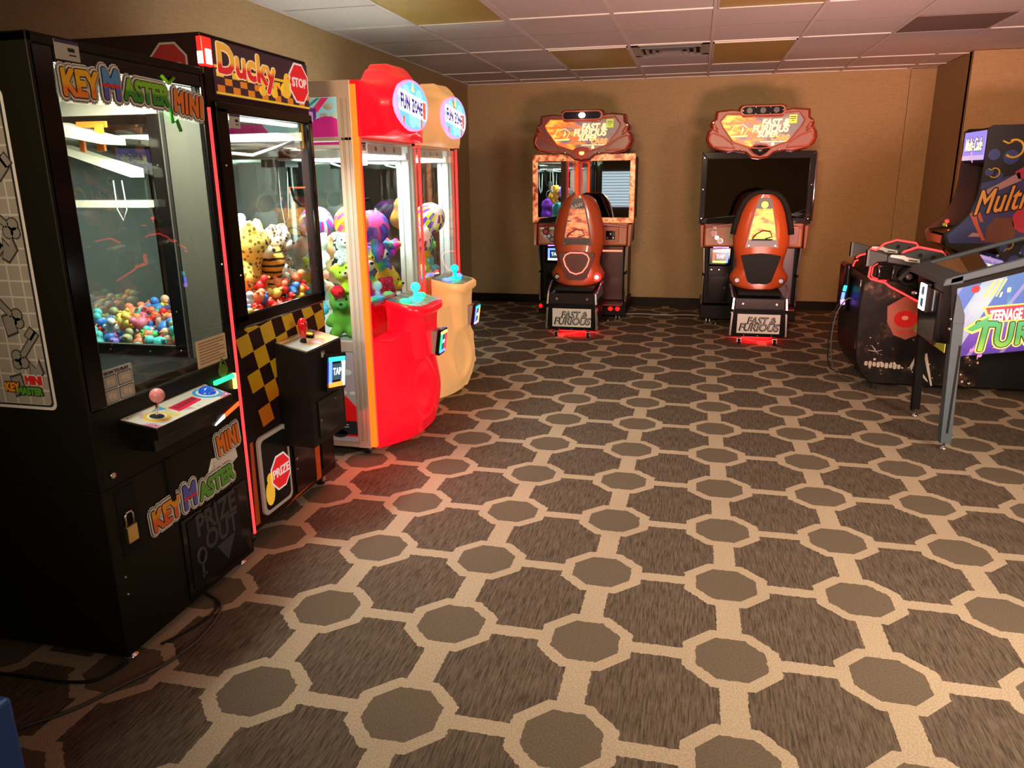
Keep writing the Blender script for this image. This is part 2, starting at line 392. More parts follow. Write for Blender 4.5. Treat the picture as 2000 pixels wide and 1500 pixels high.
# window with blinds behind the camera (seen mirrored in the driving machines' screens)
struct('wall_front', 'tan wall behind the photographer', WP, -2.68, 5.0, -3.6, -3.5, 0, 2.54)
wf = tag(bx('window_1', mat('window_daylight', (0.8,0.9,1), 0.5, emit=(0.75,0.9,1.0), es=1.3), None, -2.35, -1.25, -3.5, -3.485, 0.75, 1.6), 'window with white blinds behind the photographer', kind='structure')
m = MB()
for k in range(12): m.box(-2.36, -1.24, -3.48, -3.45, 0.77+k*0.07, 0.785+k*0.07)
m.build('blind', WHT, wf)

# ---------------------------------------------------------------- shared small parts
def card_reader(parent, fr, w=0.10, h=0.12, cols=None, word='TAP'):
    cols = cols or (L_CYA, L_YEL, L_RED, L_BLU)
    m = MB(fr); m.prism(rrect(w*1.25, h*1.25, 0.012), 0, 0.02); h_ = m.build('card_reader', BLKG, parent)
    t = w*0.13
    MB(fr).box(-w/2, w/2, h/2-t, h/2, 0.02, 0.026).build('led_strip', cols[0], h_)
    MB(fr).box(w/2-t, w/2, -h/2, h/2-t, 0.02, 0.026).build('led_strip', cols[1], h_)
    MB(fr).box(-w/2, w/2-t, -h/2, -h/2+t, 0.02, 0.026).build('led_strip', cols[2], h_)
    MB(fr).box(-w/2, -w/2+t, -h/2+t, h/2-t, 0.02, 0.026).build('led_strip', cols[3], h_)
    MB(fr).box(-w/2+1.6*t, w/2-1.6*t, -h/2+1.6*t, h/2-1.6*t, 0.02, 0.023).build('display', mat('reader_screen', (0.02,0.05,0.08), 0.2, emit=(0.05,0.16,0.22), es=0.6), h_)
    o, a, b, c = [Vector(q) for q in fr]
    text(word, (o+c*0.023, a, b, c), w*0.30, mat('screen_text', (0.8,0.95,1), 0.5, emit=(0.8,0.95,1), es=1.2), h_, depth=0.0006, offset=w*0.008)
def caster(parent, x, y, r=0.035):
    m = MB(); m.cyl((x-0.012,y,r), (x+0.012,y,r), r, n=20); w = m.build('caster', RUB, parent)
    MB().cyl((x-0.015,y,r), (x+0.015,y,r), r*0.55, n=16).build('hub', STL, w)
    MB().box(x-0.02,x-0.016,y-0.015,y+0.015,r*0.6,2*r+0.012).box(x+0.016,x+0.02,y-0.015,y+0.015,r*0.6,2*r+0.012).box(x-0.02,x+0.02,y-0.02,y+0.02,2*r+0.008,2*r+0.014).build('fork', STL, w)
def foot(parent, x, y, zt=0.05):
    MB().lathe([(0.001,0),(0.026,0.001),(0.024,0.008),(0.008,0.016),(0.007,zt)], (x,y,0)).build('levelling_foot', CHR, parent)
def screws(parent, pts, n, r=0.006):
    for p in pts:
        p = Vector(p); nn = Vector(n); MB().cyl(p, p+nn*0.003, r, r*0.7, n=10).build('screw', CHR, parent)
def asset_tag(parent, fr, w=0.075, h=0.045):
    MB(fr).box(-w/2,w/2,-h/2,h/2,0,0.001).build('asset_sticker', mat('sticker_grey', (0.5,0.49,0.47), 0.6), parent)
    MB(fr).box(-w/2,w/2,h/2-0.008,h/2,0.001,0.0014).build('asset_sticker_band', mat('sticker_navy', (0.03,0.03,0.12), 0.5), parent)
    MB(fr).box(w*.02,w*.3,-h*.05,h*.15,0.001,0.0014).box(w*.05,w*.35,-h*.25,-h*.18,0.001,0.0014).build('asset_sticker_print', DRK, parent)

# ================================================================ KEY PRIZE MACHINE (nearest, left)
km = empty('prize_machine', (-2.1, 2.11, 0))
tag(km, 'tall black key prize machine nearest the camera with bright lit window and pink joystick', 'prize machine')
X0, XB, Y0, Y1 = -1.68, -2.60, 1.745, 2.475
CABP = mat('cabinet_charcoal', (0.010,0.009,0.005), 0.45, spec=.15)
m = MB(); m.box(XB, X0, Y0, Y1, 0.035, 0.60); m.box(XB, X0-0.10, Y0+.018, Y1, 0.60, 0.835)
m.box(XB, X0, Y0, Y0+0.018, 0.60, 1.872); m.box(XB, XB+0.02, Y0, Y1, 0.835, 1.86)
m.box(X0-0.10, X0, 1.76, Y1, 0.60, 0.845)
m.box(XB, X0, Y0, Y1, 1.845, 1.872)
m.build('cabinet', CABP, km, bevel=0.004)
m = MB(); m.box(X0-0.02, X0, Y0+0.005, 1.825, 0.845, 1.845); m.box(X0-0.02, X0, 2.457, Y1, 0.845, 1.845); m.box(X0-0.02, X0, 1.825, 2.457, 1.805, 1.845)
m.build('window_frame', BLKG, km, bevel=0.004)
# inner far wall with a side window
GRY = mat('inner_wall_paint', (0.075,0.072,0.055), 0.4)
m = MB(); m.box(-1.895, X0-0.02, 2.455, 2.473, 0.835, 1.845).box(XB+0.02, -1.895, 2.455, 2.473, 1.74, 1.845).box(XB+0.02, -1.895, 2.455, 2.473, 0.835, 0.885)
m.build('inner_side_wall', GRY, km)
m = MB(); m.box(-1.905, -1.860, 2.446, 2.456, 0.845, 1.75).box(-2.55, -1.860, 2.446, 2.456, 0.845, 0.886)
m.build('side_window_frame', BLKG, km, bevel=0.002)
bx('hinge_line', BLKM, km, -1.850, -1.838, 2.449, 2.456, 0.85, 1.79)
bx('cream_header', mat('cream_board', (0.75,0.72,0.60), 0.5), km, -2.56, -1.86, 2.440, 2.455, 1.725, 1.80)
bx('side_pane', GLS, km, -2.55, -1.90, 2.461, 2.464, 0.885, 1.74)
bx('window_pane', GLS, km, X0-0.012, X0-0.008, 1.825, 2.457, 0.845, 1.805)
bx('play_deck', mat('inner_floor', (0.008,0.008,0.008), 0.5), km, XB+.02, X0-0.02, Y0+.02, 2.446, 0.836, 0.845)
bx('ceiling_board', mat('inner_white', (0.7,0.7,0.66), 0.5), km, XB+.02, X0-0.02, Y0+.02, 2.45, 1.83, 1.844)
bx('light_tube', L_WHT, km, X0-0.045, X0-0.027, 1.835, 2.02, 1.783, 1.803)
bx('light_tube', mat('tube_dim', (1,1,0.9), 0.5, emit=(1,1,0.9), es=3.0), km, X0-0.045, X0-0.027, 2.02, 2.44, 1.788, 1.803)
o = area('key_machine_light', (X0-0.12, 2.1, 1.80), (X0-0.22, 2.1, 0.8), 0.5, 0.08, 20.0, (1,1,0.88), 170); 
CRM = mat('cream_card', (0.80,0.76,0.60), 0.5)
bx('prize_rail', CRM, km, -2.50, -1.905, 2.40, 2.43, 1.405, 1.430)
MB().hexa([(-2.22,2.36,1.60),(-1.93,2.36,1.51),(-1.93,2.43,1.51),(-2.22,2.43,1.60),(-2.22,2.36,1.625),(-1.93,2.36,1.54),(-1.93,2.43,1.54),(-2.22,2.43,1.625)]).build('prize_shelf', CRM, km)
MB().hexa([(-2.20,2.30,1.66),(-1.98,2.30,1.62),(-1.98,2.42,1.62),(-2.20,2.42,1.66),(-2.20,2.30,1.70),(-1.98,2.30,1.645),(-1.98,2.42,1.645),(-2.20,2.42,1.70)]).build('prize_shelf', CRM, km)
MB().tube([(-2.02,2.38,1.50),(-2.02,2.38,1.40),(-2.0,2.38,1.36),(-1.98,2.38,1.40),(-1.985,2.38,1.50)], 0.002, 6).build('hanging_wire', mat('white_cord', (0.75,0.75,0.72), 0.5), km)
MB().box(-2.12,-2.02,2.38,2.39,1.68,1.70).box(-2.14,-2.12,2.38,2.39,1.57,1.70).box(-2.05,-2.02,2.36,2.37,1.60,1.69).build('orange_bracket', ORA, km)
# front details
screws(km, [(-1.882,2.446,1.55),(-1.882,2.446,1.28),(-1.882,2.446,1.02),(-1.882,2.446,0.87),(-2.02,2.446,0.862),(-2.2,2.446,0.862)], (0,-1,0), 0.005)
screws(km, [(X0,1.785,0.30),(X0,1.785,0.24),(X0,2.468,1.2)], (1,0,0), 0.005)
asset_tag(km, VX(X0+0.001, 1.875, 1.840), 0.085, 0.050)
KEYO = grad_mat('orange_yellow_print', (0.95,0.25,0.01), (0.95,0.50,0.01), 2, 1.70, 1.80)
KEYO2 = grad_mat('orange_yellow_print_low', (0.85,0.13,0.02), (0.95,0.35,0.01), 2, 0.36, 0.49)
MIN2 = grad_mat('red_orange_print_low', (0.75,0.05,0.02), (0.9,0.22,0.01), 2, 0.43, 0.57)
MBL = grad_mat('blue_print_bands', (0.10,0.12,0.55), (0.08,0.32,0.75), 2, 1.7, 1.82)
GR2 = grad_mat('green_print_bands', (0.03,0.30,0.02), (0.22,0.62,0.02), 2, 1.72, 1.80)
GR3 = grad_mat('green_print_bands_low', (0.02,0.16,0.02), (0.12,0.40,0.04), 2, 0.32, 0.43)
def key_logo(z, y, s, low, parent, fr=None):
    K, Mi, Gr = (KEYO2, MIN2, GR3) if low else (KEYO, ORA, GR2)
    fx = X0+0.001
    def L(inner): return [(0.0195*s,WHT),(0.0155*s,DRK),(0.0135*s,WHT),(0.0075*s,DRK),(0.0045*s,inner)]
    f = fr or (lambda yy, zz: VX(fx, yy, zz))
    bubble('KEY', f(y+0.075*s, z+0.02*s), 0.095*s, L(K), parent, sx=0.80, rot=0.06 if low else 0.02)
    bubble('M', f(y+0.195*s, z+0.03*s), 0.115*s, L(MBL), parent, sx=0.78)
    MB(f(y+0.195*s, z+0.03*s)).box(-0.034*s,0.034*s,-0.004*s,0.005*s,0.0056,0.0066).build('logo_stripe', RED, parent)
    bubble('ASTER', f(y+0.345*s, z+0.022*s), 0.082*s, L(Gr), parent, sx=0.86, rot=0.05 if low else -0.02)
    if low: bubble('MINI', f(y+0.435*s, z+0.145*s), 0.10*s, L(Mi), parent, sx=0.58, rot=0.10, spacing=1.15)
    else: bubble('MINI', f(y+0.545*s, z+0.005*s), 0.092*s, L(Mi), parent, sx=0.72, rot=-0.10, spacing=1.15)
key_logo(1.735, 1.825, 1.0, False, km)
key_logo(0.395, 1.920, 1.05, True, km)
MB(VX(X0+0.001,2.30,0.463)).prism([(-.06,0),(-.05,-.03),(.02,-.035),(.13,.0),(.12,.05),(.02,.04),(-.03,.05)],0,0.001).tube([(-.05,.01,.002),(-.02,.03,.002),(-.01,-.02,.002),(.03,.01,.002)],0.004,5).build('logo_key_drawing', WHT, km)
MB(VX(X0+0.001,2.28,1.70)).tube([(-.03,.12,.004),(.0,.10,.004),(.03,.12,.004)],0.006,6).tube([(-.01,.03,.004),(.0,-.02,.004),(.02,-.01,.004),(.035,-.045,.004)],0.006,6).build('logo_drip', GR2, km)
text('CO., LTD. ALL RIGHTS RESERVED', VX(X0+0.004, 2.28, 0.338), 0.016, DRK, km, rot=0.05)
# stickers on the pane
m = MB(VX(X0-0.006, 1.882, 0.902)); m.prism(rrect(0.135,0.105,0.008),0,0.001); st_ = m.build('instruction_sticker', mat('paper_white', (0.55,0.54,0.50), 0.6), km)
text('HOW TO PLAY', VX(X0-0.004, 1.882, 0.944), 0.015, DRK, st_)
for iy in (-.033,.033):
    for iz in (-.030,.014):
        MB(VX(X0-0.005,1.882+iy,0.902+iz)).prism(rrect(0.060,0.039,0.004),0.0002,0.0008).build('picture_border', DRK, st_)
        MB(VX(X0-0.005,1.882+iy,0.902+iz)).prism(rrect(0.056,0.035,0.004),0.0008,0.0014).build('picture_panel', mat('picture_grey',(0.42,0.43,0.38),0.6), st_)
        MB(VX(X0-0.005,1.882+iy,0.902+iz)).prism(ngon(10,0.009,-.005,.002),0.0014,0.0020).box(0.006,0.018,-.008,.006,0.0014,0.0020).build('picture_drawing', mat('picture_tan',(0.62,0.5,0.38),0.6), st_)
m = MB(VX(X0-0.006, 2.358, 0.900)).box(-.088,.088,-.049,.049,0,0.001); st_ = m.build('notice_sticker', mat('buff_paper', (0.62,0.45,0.26), 0.7), km)
m = MB(VX(X0-0.005, 2.358, 0.900))
for k in range(8): m.box(-.075, .075-0.03*(k%3==2), 0.036-k*0.0105, 0.040-k*0.0105, 0.0002, 0.0006)
m.build('notice_text', mat('faded_ink', (0.25,0.16,0.09), 0.7), st_)
MB(VX(X0+0.001,2.40,0.815)).prism(ngon(14,0.030,sy=0.8),0,0.001).tube([(-.02,.02,.002),(0,.045,.002),(.02,.02,.002)],0.003,5).build('round_badge', mat('badge_olive',(0.10,0.14,0.02),0.5), km)
# control deck
m = MB(); m.hexa([(X0,1.855,0.735),(X0,2.290,0.735),(-1.550,2.255,0.735),(-1.550,1.86,0.735),(X0,1.855,0.792),(X0,2.290,0.792),(-1.550,2.255,0.772),(-1.550,1.86,0.772)])
dk = m.build('control_deck', BLKG, km, bevel=0.003)
S = (0.130, -0.020); sl = Vector((0.130,0,-0.020)).normalized()
DF = ((X0,1.865,0.7925), (0,1,0), tuple(sl), tuple(Vector((0,1,0)).cross(sl)*1))
nrm = Vector((0.020,0,0.130)).normalized()
DF = ((X0,1.865,0.7925), (0,1,0), tuple(sl), tuple(nrm))     # a along y, b out, c up
def decktex():
    mm = mat('deck_artwork', (0.7,0.68,0.6), 0.35); t = NT(mm); co = t.coords(); n = t.noise(co, 14, 1)
    t.base(t.ramp(n, [(0.30,(0.55,0.20,0.35)),(0.42,(0.72,0.70,0.62)),(0.60,(0.74,0.72,0.62)),(0.70,(0.72,0.60,0.25))])); return mm
MB(DF).prism([(0.0,0.0),(0.418,0.0),(0.385,0.128),(0.0,0.128)],0,0.0015).build('deck_artwork', decktex(), dk)
MB(DF).prism(ngon(24,0.040,0.075,0.07),0.0015,0.003).build('ring_yellow', YEL, dk)
MB(DF).prism(ngon(24,0.030,0.075,0.07),0.003,0.0036).build('ring_white', WHT, dk)
MB(DF).prism(ngon(24,0.022,0.075,0.07),0.0036,0.0042).build('ring_dark', DRK, dk)
PT = lambda a,b,c: Vector(DF[0])+Vector(DF[1])*a+Vector(DF[2])*b+Vector(DF[3])*c
js = MB().cyl(PT(.075,.07,.004), PT(.075,.07,.055), 0.005).build('joystick_shaft', CHR, dk)
MB().ell(PT(.075,.07,.073), 0.023).build('joystick_ball', mat('pink_ball', (0.85,0.30,0.32), 0.3), dk)
MB(DF).prism([(0.155,0.05),(0.285,0.045),(0.280,0.085),(0.150,0.095)],0.0015,0.003).build('red_plate', mat('deck_red',(0.75,0.01,0.06),0.4), dk)
mb_ = MB(DF)
for k in range(5): mb_.box(.163+k*.023,.180+k*.023,.060-k*.002,.080-k*.002,.003,.0036)
mb_.build('red_plate_marks', mat('red_dark',(0.3,0,0.03),0.5), dk)
MB(DF).prism([(0.10,0.03),(0.15,0.02),(0.145,0.05)],0.0015,0.0025).build('blue_arrow', mat('sky_print',(0.05,0.4,0.75),0.4), dk)
MB(DF).prism(ngon(24,0.050,0.345,0.062,sy=0.95),0.0015,0.003).build('blue_ring', mat('sky_print'), dk)
MB(DF).prism(ngon(24,0.039,0.345,0.062,sy=0.95),0.003,0.0036).build('pale_ring', WHT, dk)
MB(DF).ell((0.345,0.062,0.003),(0.030,0.030,0.024)).build('blue_button', mat('blue_dome',(0.01,0.10,0.65),0.12,emit=(0.02,0.12,0.8),es=0.25,coat=1), dk)
screws(dk, [PT(.012,.115,.001),PT(.375,.115,.001),PT(.012,.012,.001),PT(.22,.115,.001)], nrm, 0.004)
bx('green_led_strip', L_GRN, km, X0+.001, X0+.012, 2.335, 2.452, 0.775, 0.790)
bx('yellow_led_strip', L_YEL, km, X0+.001, X0+.012, 2.452, 2.462, 0.730, 0.790)
MB(VX(X0+.001,2.395,0.648)).prism([(-.080,-.022),(-.02,-.010),(-.02,.004),(-.075,-.016)],0,0.004).build('slot_light_white', L_W2, km)
MB(VX(X0+.001,2.395,0.648)).prism([(-.02,-.010),(.078,.010),(.078,.026),(-.02,.004)],0,0.004).build('slot_light_red', mat('slot_red', (1,.1,.02), 0.5, emit=(1,.06,.01), es=3), km)
# recess, coin door and lock
bx('control_riser', BLKG, km, X0, -1.60, 1.90, 2.22, 0.68, 0.735, bevel=0.003)
bx('coin_slot', BLKM, km, X0, X0+.010, 2.03, 2.05, 0.45, 0.60)
MB().lathe([(0.001,0.008),(0.010,0.008),(0.012,0)], (X0,1.797,0.637), ax=0).build('key_lock', CHR, km)
bx('lock_recess', BLKM, km, X0, X0+.003, 1.795, 1.875, 0.36, 0.585)
pl = bx('padlock', BRASS, km, X0+.004, X0+.020, 1.803, 1.848, 0.405, 0.462, bevel=0.003)
MB().tube([(X0+.012,1.809,.462),(X0+.012,1.809,.495),(X0+.012,1.816,.505),(X0+.012,1.835,.505),(X0+.012,1.842,.495),(X0+.012,1.842,.462)],0.0038,8).build('shackle', CHR, pl)
# prize flap
bx('prize_flap_frame', BLKG, km, X0, X0+.006, 2.06, 2.455, 0.055, 0.36, bevel=0.002)
fl = bx('prize_flap', mat('smoky_panel',(0.012,0.012,0.014),0.25), km, X0+.006, X0+.010, 2.085, 2.395, 0.085, 0.345, bevel=0.002)
GI = mat('grey_ink', (0.045,0.043,0.052), 0.6)
text('PRIZE', VX(X0+.010, 2.25, 0.305), 0.115, GI, fl, sx=0.85, offset=0.003, rot=0.03)
text('OUT', VX(X0+.010, 2.27, 0.225), 0.105, GI, fl, sx=0.9, offset=0.003)
MB(VX(X0+.010,2.14,0.17)).tube([(.022*math.cos(a),.030*math.sin(a)+.02,.001) for a in [k*PI/6 for k in range(12)]],0.006,5,closed=True).box(-.006,.006,-.065,-.008,0,.001).box(0,.02,-.06,-.05,0,.001).build('key_picture', GI, fl)
MB(VX(X0+.010,2.29,0.14)).prism([(-.06,.04),(0,-.04),(.06,.045)],0,.001).build('arrow_picture', GI, fl)
for fx, fy in ((X0-.04,1.80),(X0-.04,2.43),(-2.55,1.80),(-2.55,2.43)): foot(km, fx, fy, 0.04)
# side sticker: grid panel with key drawings
GP = mat('grid_sticker', (0.40,0.37,0.33), 0.55); t = NT(GP); co = t.coords(); x_, y_, z_ = t.xyz(co)
lx = t.m('LESS_THAN', t.m('FRACT', t.m('MULTIPLY', x_, 22)), 0.12); lz = t.m('LESS_THAN', t.m('FRACT', t.m('MULTIPLY', z_, 22)), 0.12)
t.base(t.mix(t.m('MAXIMUM', lx, lz), (0.40,0.37,0.33), (0.66,0.62,0.57)))
SF = VY(-1.955, Y0, 1.295)
MB(SF).prism(rrect(0.345,0.885,0.02),0,0.001).build('side_sticker_border', mat('sticker_white',(0.85,0.83,0.80),0.6), km)
MB(SF).prism(rrect(0.327,0.867,0.015),0.001,0.0016).build('side_sticker_line', DRK, km)
sp = MB(SF).prism(rrect(0.315,0.855,0.012),0.0016,0.0022).build('side_sticker', GP, km)
KO = mat('key_outline', (0.05,0.047,0.045), 0.6); KF = mat('key_fill', (0.30,0.28,0.25), 0.6)
def keypic(a, b, ang, s=1.0):
    o_ = Vector(SF[0])+Vector((a,0,b))
    fr = (o_, (math.cos(ang),0,math.sin(ang)), (-math.sin(ang),0,math.cos(ang)), (0,-1,0))
    for q, (mm, e) in enumerate(((KO,0.004),(KF,0.0))):
        c0 = 0.0022+0.0006*q
        mb_ = MB(fr); mb_.box(-.075*s-e,.02*s+e,-.008*s-e,.008*s+e,c0,c0+.0006); mb_.prism(ngon(12,.017*s+e,.030*s,.013*s),c0,c0+.0006); mb_.prism(ngon(12,.017*s+e,.030*s,-.013*s),c0,c0+.0006); mb_.prism(ngon(12,.015*s+e,.048*s,0),c0,c0+.0006)
        mb_.box(-.075*s-e,-.045*s+e,-.024*s-e,.0,c0,c0+.0006)
        mb_.build('key_picture' if q else 'key_picture_outline', mm, sp)
for a, b, g in ((.10,.30,2.2),(.02,.20,-0.6),(.03,-.02,-2.4),(.06,-.15,-0.8),(-.02,.40,0.5),(.10,.10,-.7),(.095,-.27,-2.3),(-.08,.05,.6),(-.09,-.2,2.)):
    keypic(a, b, g)
def shard(a, b, poly):
    fr = (Vector(SF[0])+Vector((a,0,b)), (1,0,0), (0,0,1), (0,-1,0))
    MB(fr).prism([(x*1.25,y*1.25) for x,y in poly],0.0022,0.0026).build('shape_picture_outline', KO, sp)
    MB(fr).prism(poly,0.0026,0.0030).build('shape_picture', KF, sp)
crown = [(-.02,-.02),(.0,-.03),(.03,0),(.02,.035),(.008,.01),(-.01,.03),(-.012,.0)]; brick = [(-.02,.02),(.015,.03),(.022,-.02),(-.012,-.032)]
for a, b, pl_ in ((.10,.02,crown),(.06,-.19,brick),(.115,-.33,crown),(.12,.24,crown),(.02,.09,brick),(.05,-.37,brick)): shard(a, b, pl_)
def sfr(yy, zz): return (Vector((-1.90+yy*0.62, Y0-0.0022, 0.925+zz*0.62)), (1,0,0), (0,0,1), (0,-1,0))
bubble('KEY', VY(-1.925,Y0-.003,0.917), 0.036, [(0.005,DRK),(0.002,KEYO2)], sp, sx=.8)
bubble('MASTER', VY(-1.865,Y0-.003,0.907), 0.030, [(0.005,DRK),(0.002,GR3)], sp, sx=.8)
bubble('MINI', VY(-1.845,Y0-.003,0.94), 0.036, [(0.005,WHT),(0.002,RED)], sp, sx=.8)
MB(VY(-2.22,Y0,0.88)).prism(rrect(0.16,0.5,0.03),0,0.002).build('side_handle_plate', mat('dark_green_panel',(0.02,0.03,0.025),0.4), km)

# ================================================================ DUCK PRIZE MACHINE (second)
dm = empty('claw_machine', (-2.15, 2.93, 0))
tag(dm, 'tall black claw machine of toy ducks with checkered front and stop sign banner', 'claw machine')
X0, XB, Y0, Y1 = -1.72, -2.62, 2.545, 3.305
DW = mat('dark_maroon_laminate', (0.020,0.010,0.010), 0.35)
m = MB(); m.box(XB, X0, Y0, Y1, 0.075, 0.755); m.box(X0-.10, X0, Y0, Y1, 0.755, 0.93)
m.box(X0-.04, X0, Y0, 2.640, 0.93, 1.76); m.box(X0-.04, X0, 3.268, Y1, 0.93, 1.76)
m.box(XB, XB+.03, Y0, Y1, 0.755, 1.76); m.box(XB, X0, Y0, Y1, 1.74, 2.0)
m.box(XB, X0-.10, Y0, Y0+.02, 0.755, 0.77)
m.build('cabinet', DW, dm, bevel=0.004)
m = MB(); m.box(X0,X0+.015,2.575,2.645,0.955,1.755).box(X0,X0+.015,3.266,3.30,0.955,1.755).box(X0,X0+.015,2.575,3.30,1.735,1.775).box(X0,X0+.015,2.575,3.30,0.935,0.985)
m.build('window_frame', BLKG, dm, bevel=0.005)
bx('window_pane', GLS, dm, X0-.010, X0-.006, 2.640, 3.270, 0.98, 1.74)
bx('side_pane', GLS, dm, XB+.03, X0-.04, Y0+.008, Y0+.011, 0.755, 1.74)
bx('side_pane', GLS, dm, XB+.03, X0-.04, Y1-.011, Y1-.008, 0.755, 1.74)
bx('prize_ledge', mat('bed_red'), dm, -1.955, X0-.045, Y0+.02, Y1-.02, .80, .925)
bx('rear_mirror', MIR, dm, XB+.03, XB+.034, Y0+.02, Y1-.02, 0.76, 1.74)
bx('prize_bed', mat('bed_red',(0.4,0.05,0.03),0.6), dm, XB+.035, X0-.012, Y0+.02, Y1-.02, 0.757, 0.80)
m = MB(); m.box(XB+.04,X0-.02,Y0+.02,Y0+.05,1.665,1.70).box(XB+.04,X0-.02,Y1-.05,Y1-.02,1.665,1.70).box(-2.2,-2.14,Y0+.02,Y1-.02,1.655,1.69)
gt = m.build('gantry', ALU, dm)
bx('light_bar', L_W2, dm, X0-.06, X0-.035, 2.66, 3.25, 1.722, 1.735)
area('duck_machine_light', (X0-.15, 2.93, 1.71), (X0-.30, 2.93, 0.9), 0.6, 0.12, 32, (0.92,1,0.98), 165)
def claw(parent, x, y, ztop, zc):
    m = MB(); m.box(x-.05,x+.05,y-.05,y+.05,ztop-.06,ztop); h = m.build('claw_carriage', mat('carriage_grey',(0.35,0.37,0.36),0.4), parent, bevel=0.004)
    MB().tube([(x,y,ztop-.06),(x,y,zc+.12)],0.004,6).build('cord', mat('white_cord'), h)
    MB().tube([(x+.03,y-.02,ztop-.05),(x+.035,y-.03,zc+.1),(x+.03,y-.02,zc),(x+.01,y,zc+.04),(x+.005,y,zc+.12)],0.004,6).build('slack_cable', mat('white_cord'), h)
    MB().cyl((x,y,zc+.05),(x,y,zc+.13),0.022).cyl((x,y,zc),(x,y,zc+.05),0.016).build('claw_motor', mat('claw_motor',(0.55,0.57,0.56),0.3,0.7), h)
    for k in range(3):
        a = 0.5+k*2*PI/3; c, s_ = math.cos(a), math.sin(a)
        MB().tube([(x+c*.015,y+s_*.015,zc+.01),(x+c*.05,y+s_*.05,zc-.01),(x+c*.062,y+s_*.062,zc-.055),(x+c*.035,y+s_*.035,zc-.095)],[.005,.005,.005,.003],6).build('claw_finger', STL, h)
claw(dm, -2.12, 3.02, 1.665, 1.42)
MB().tube([(-1.76,3.22,1.66),(-1.9,3.1,1.60),(-2.05,2.95,1.62),(-2.15,2.8,1.66)],0.007,8).build('drive_cable', mat('grey_hose',(0.25,0.27,0.27),0.5), gt)
# banner
BAN = mat('banner_dark', (0.03,0.015,0.018), 0.35, emit=(0.10,0.04,0.045), es=0.35)
bn = MB(VX(X0,2.945,1.895)).box(-.345,.355,-.097,.090,0,.006).build('banner', BAN, dm)
CK1 = mat('banner_orange', (0.85,0.30,0.03), 0.5, emit=(0.75,0.20,0.02), es=0.35); CK2 = mat('banner_yellow', (0.95,0.62,0.05), 0.5, emit=(0.9,0.5,0.04), es=0.4)
BR = mat('banner_red',(0.8,0.02,0.02),0.5,emit=(0.75,0.01,0.02),es=0.45); BW = mat('banner_white',(0.9,0.88,0.85),0.5,emit=(0.8,0.72,0.7),es=0.4)
m1, m2 = MB(VX(X0+.006,2.945,1.895)), MB(VX(X0+.006,2.945,1.895))
for i in range(14):
    for j in range(3):
        if (i+j) % 2: continue
        (m1 if j == 0 else m2).box(-.335+i*.05,-.335+i*.05+.045,-.033-j*.026,-.010-j*.026,0,.001)
m1.build('checker_row', CK2, bn); m2.build('checker_rows', CK1, bn)
MB(VX(X0+.006,2.945,1.895)).box(-.345,.355,-.004,.006,0,.001).box(-.345,.355,-.094,-.086,0,.001).build('banner_stripe', CK2, bn)
bubble('Ducky', VX(X0+.007,2.815,1.915), 0.138, [(0.0105,mat('banner_cream',(0.95,0.8,0.5),.5,emit=(.9,.7,.4),es=.35)),(0.0055,grad_mat('banner_red_yellow',(.75,.02,.03),(.9,.45,.05),2,1.83,1.99,es=.4))], bn, sx=1.12, rot=-.03)
def duck_pic(a, b, s):
    m = MB(VX(X0+.007,2.945+a,1.895+b)); m.prism(ngon(14,.034*s,0,0,sy=.75),0,.001).prism(ngon(12,.022*s,.012*s,.034*s),.0005,.0015).prism([(-.04*s,.0),(-.02*s,.02*s),(-.02*s,-.01*s)],0,.001)
    d_ = m.build('duckling_picture', CK2, bn)
    MB(VX(X0+.0085,2.945+a,1.895+b)).prism([(.028*s,.040*s),(.050*s,.032*s),(.028*s,.026*s)],0,.001).prism(ngon(6,.003*s,.016*s,.040*s),0,.001).build('duckling_beak', BR, d_)
duck_pic(-.03,-.055,.75); duck_pic(.06,-.055,.75); duck_pic(.155,-.035,1.25)
def stop_sign(fr, r, word, ts, parent):
    s_ = MB(fr).prism(ngon(8,r,a0=PI/8),0,.0015).build('stop_sign_border', BW, parent)
    MB(fr).prism(ngon(8,r*.90,a0=PI/8),.0015,.0022).build('stop_sign_face', BR, s_)
    o_, a_, b_, c_ = [Vector(q) for q in fr]
    text(word, (o_+c_*.0022,a_,b_,c_), ts, BW, s_, offset=ts*.02)
stop_sign(((X0+.0075,3.215,1.90),(0,1,0),(0,0,1),(1,0,0)), .088, 'STOP', .052, bn)
# side stop sign, its prints darkened in colour to look unlit; tail light
s_ = MB(VY(-1.855, Y0-.001, 1.895)).prism(ngon(8,.082,a0=PI/8),0,.0015).build('side_stop_sign_border', mat('unlit_white_print',(.30,.27,.24),.5), dm)
MB(VY(-1.855, Y0-.001, 1.895)).prism(ngon(8,.074,a0=PI/8),.0015,.0022).build('side_stop_sign_face', mat('unlit_red_print',(.22,.008,.008),.5), s_)
text('STOP', VY(-1.855, Y0-.0032, 1.885), .045, mat('unlit_white_print'), s_, offset=.001)
bx('side_stripe', mat('unlit_yellow_print',(.40,.26,.03),.5), dm, -2.0, -1.76, Y0-.002, Y0, 1.852, 1.866)
tl = bx('tail_light', mat('tail_light_red',(0.6,0.01,0.01),0.3,emit=(1,0.02,0.01),es=1.5), dm, X0-.012, X0+.012, Y0-.012, Y0+.045, 1.888, 1.985, bevel=0.004)
for k in range(3): bx('bulb', L_HOT, tl, X0+.012, X0+.015, Y0+.004+k*.012, Y0+.010+k*.012, 1.895, 1.945)
for k in range(4): bx('bulb', L_HOT, tl, X0-.010+k*.006, X0-.007+k*.006, Y0-.014, Y0-.012, 1.895, 1.935)
bx('corner_led_strip', L_NEON, dm, X0-.002, X0+.006, Y0-.002, Y0+.006, 0.075, 1.75)
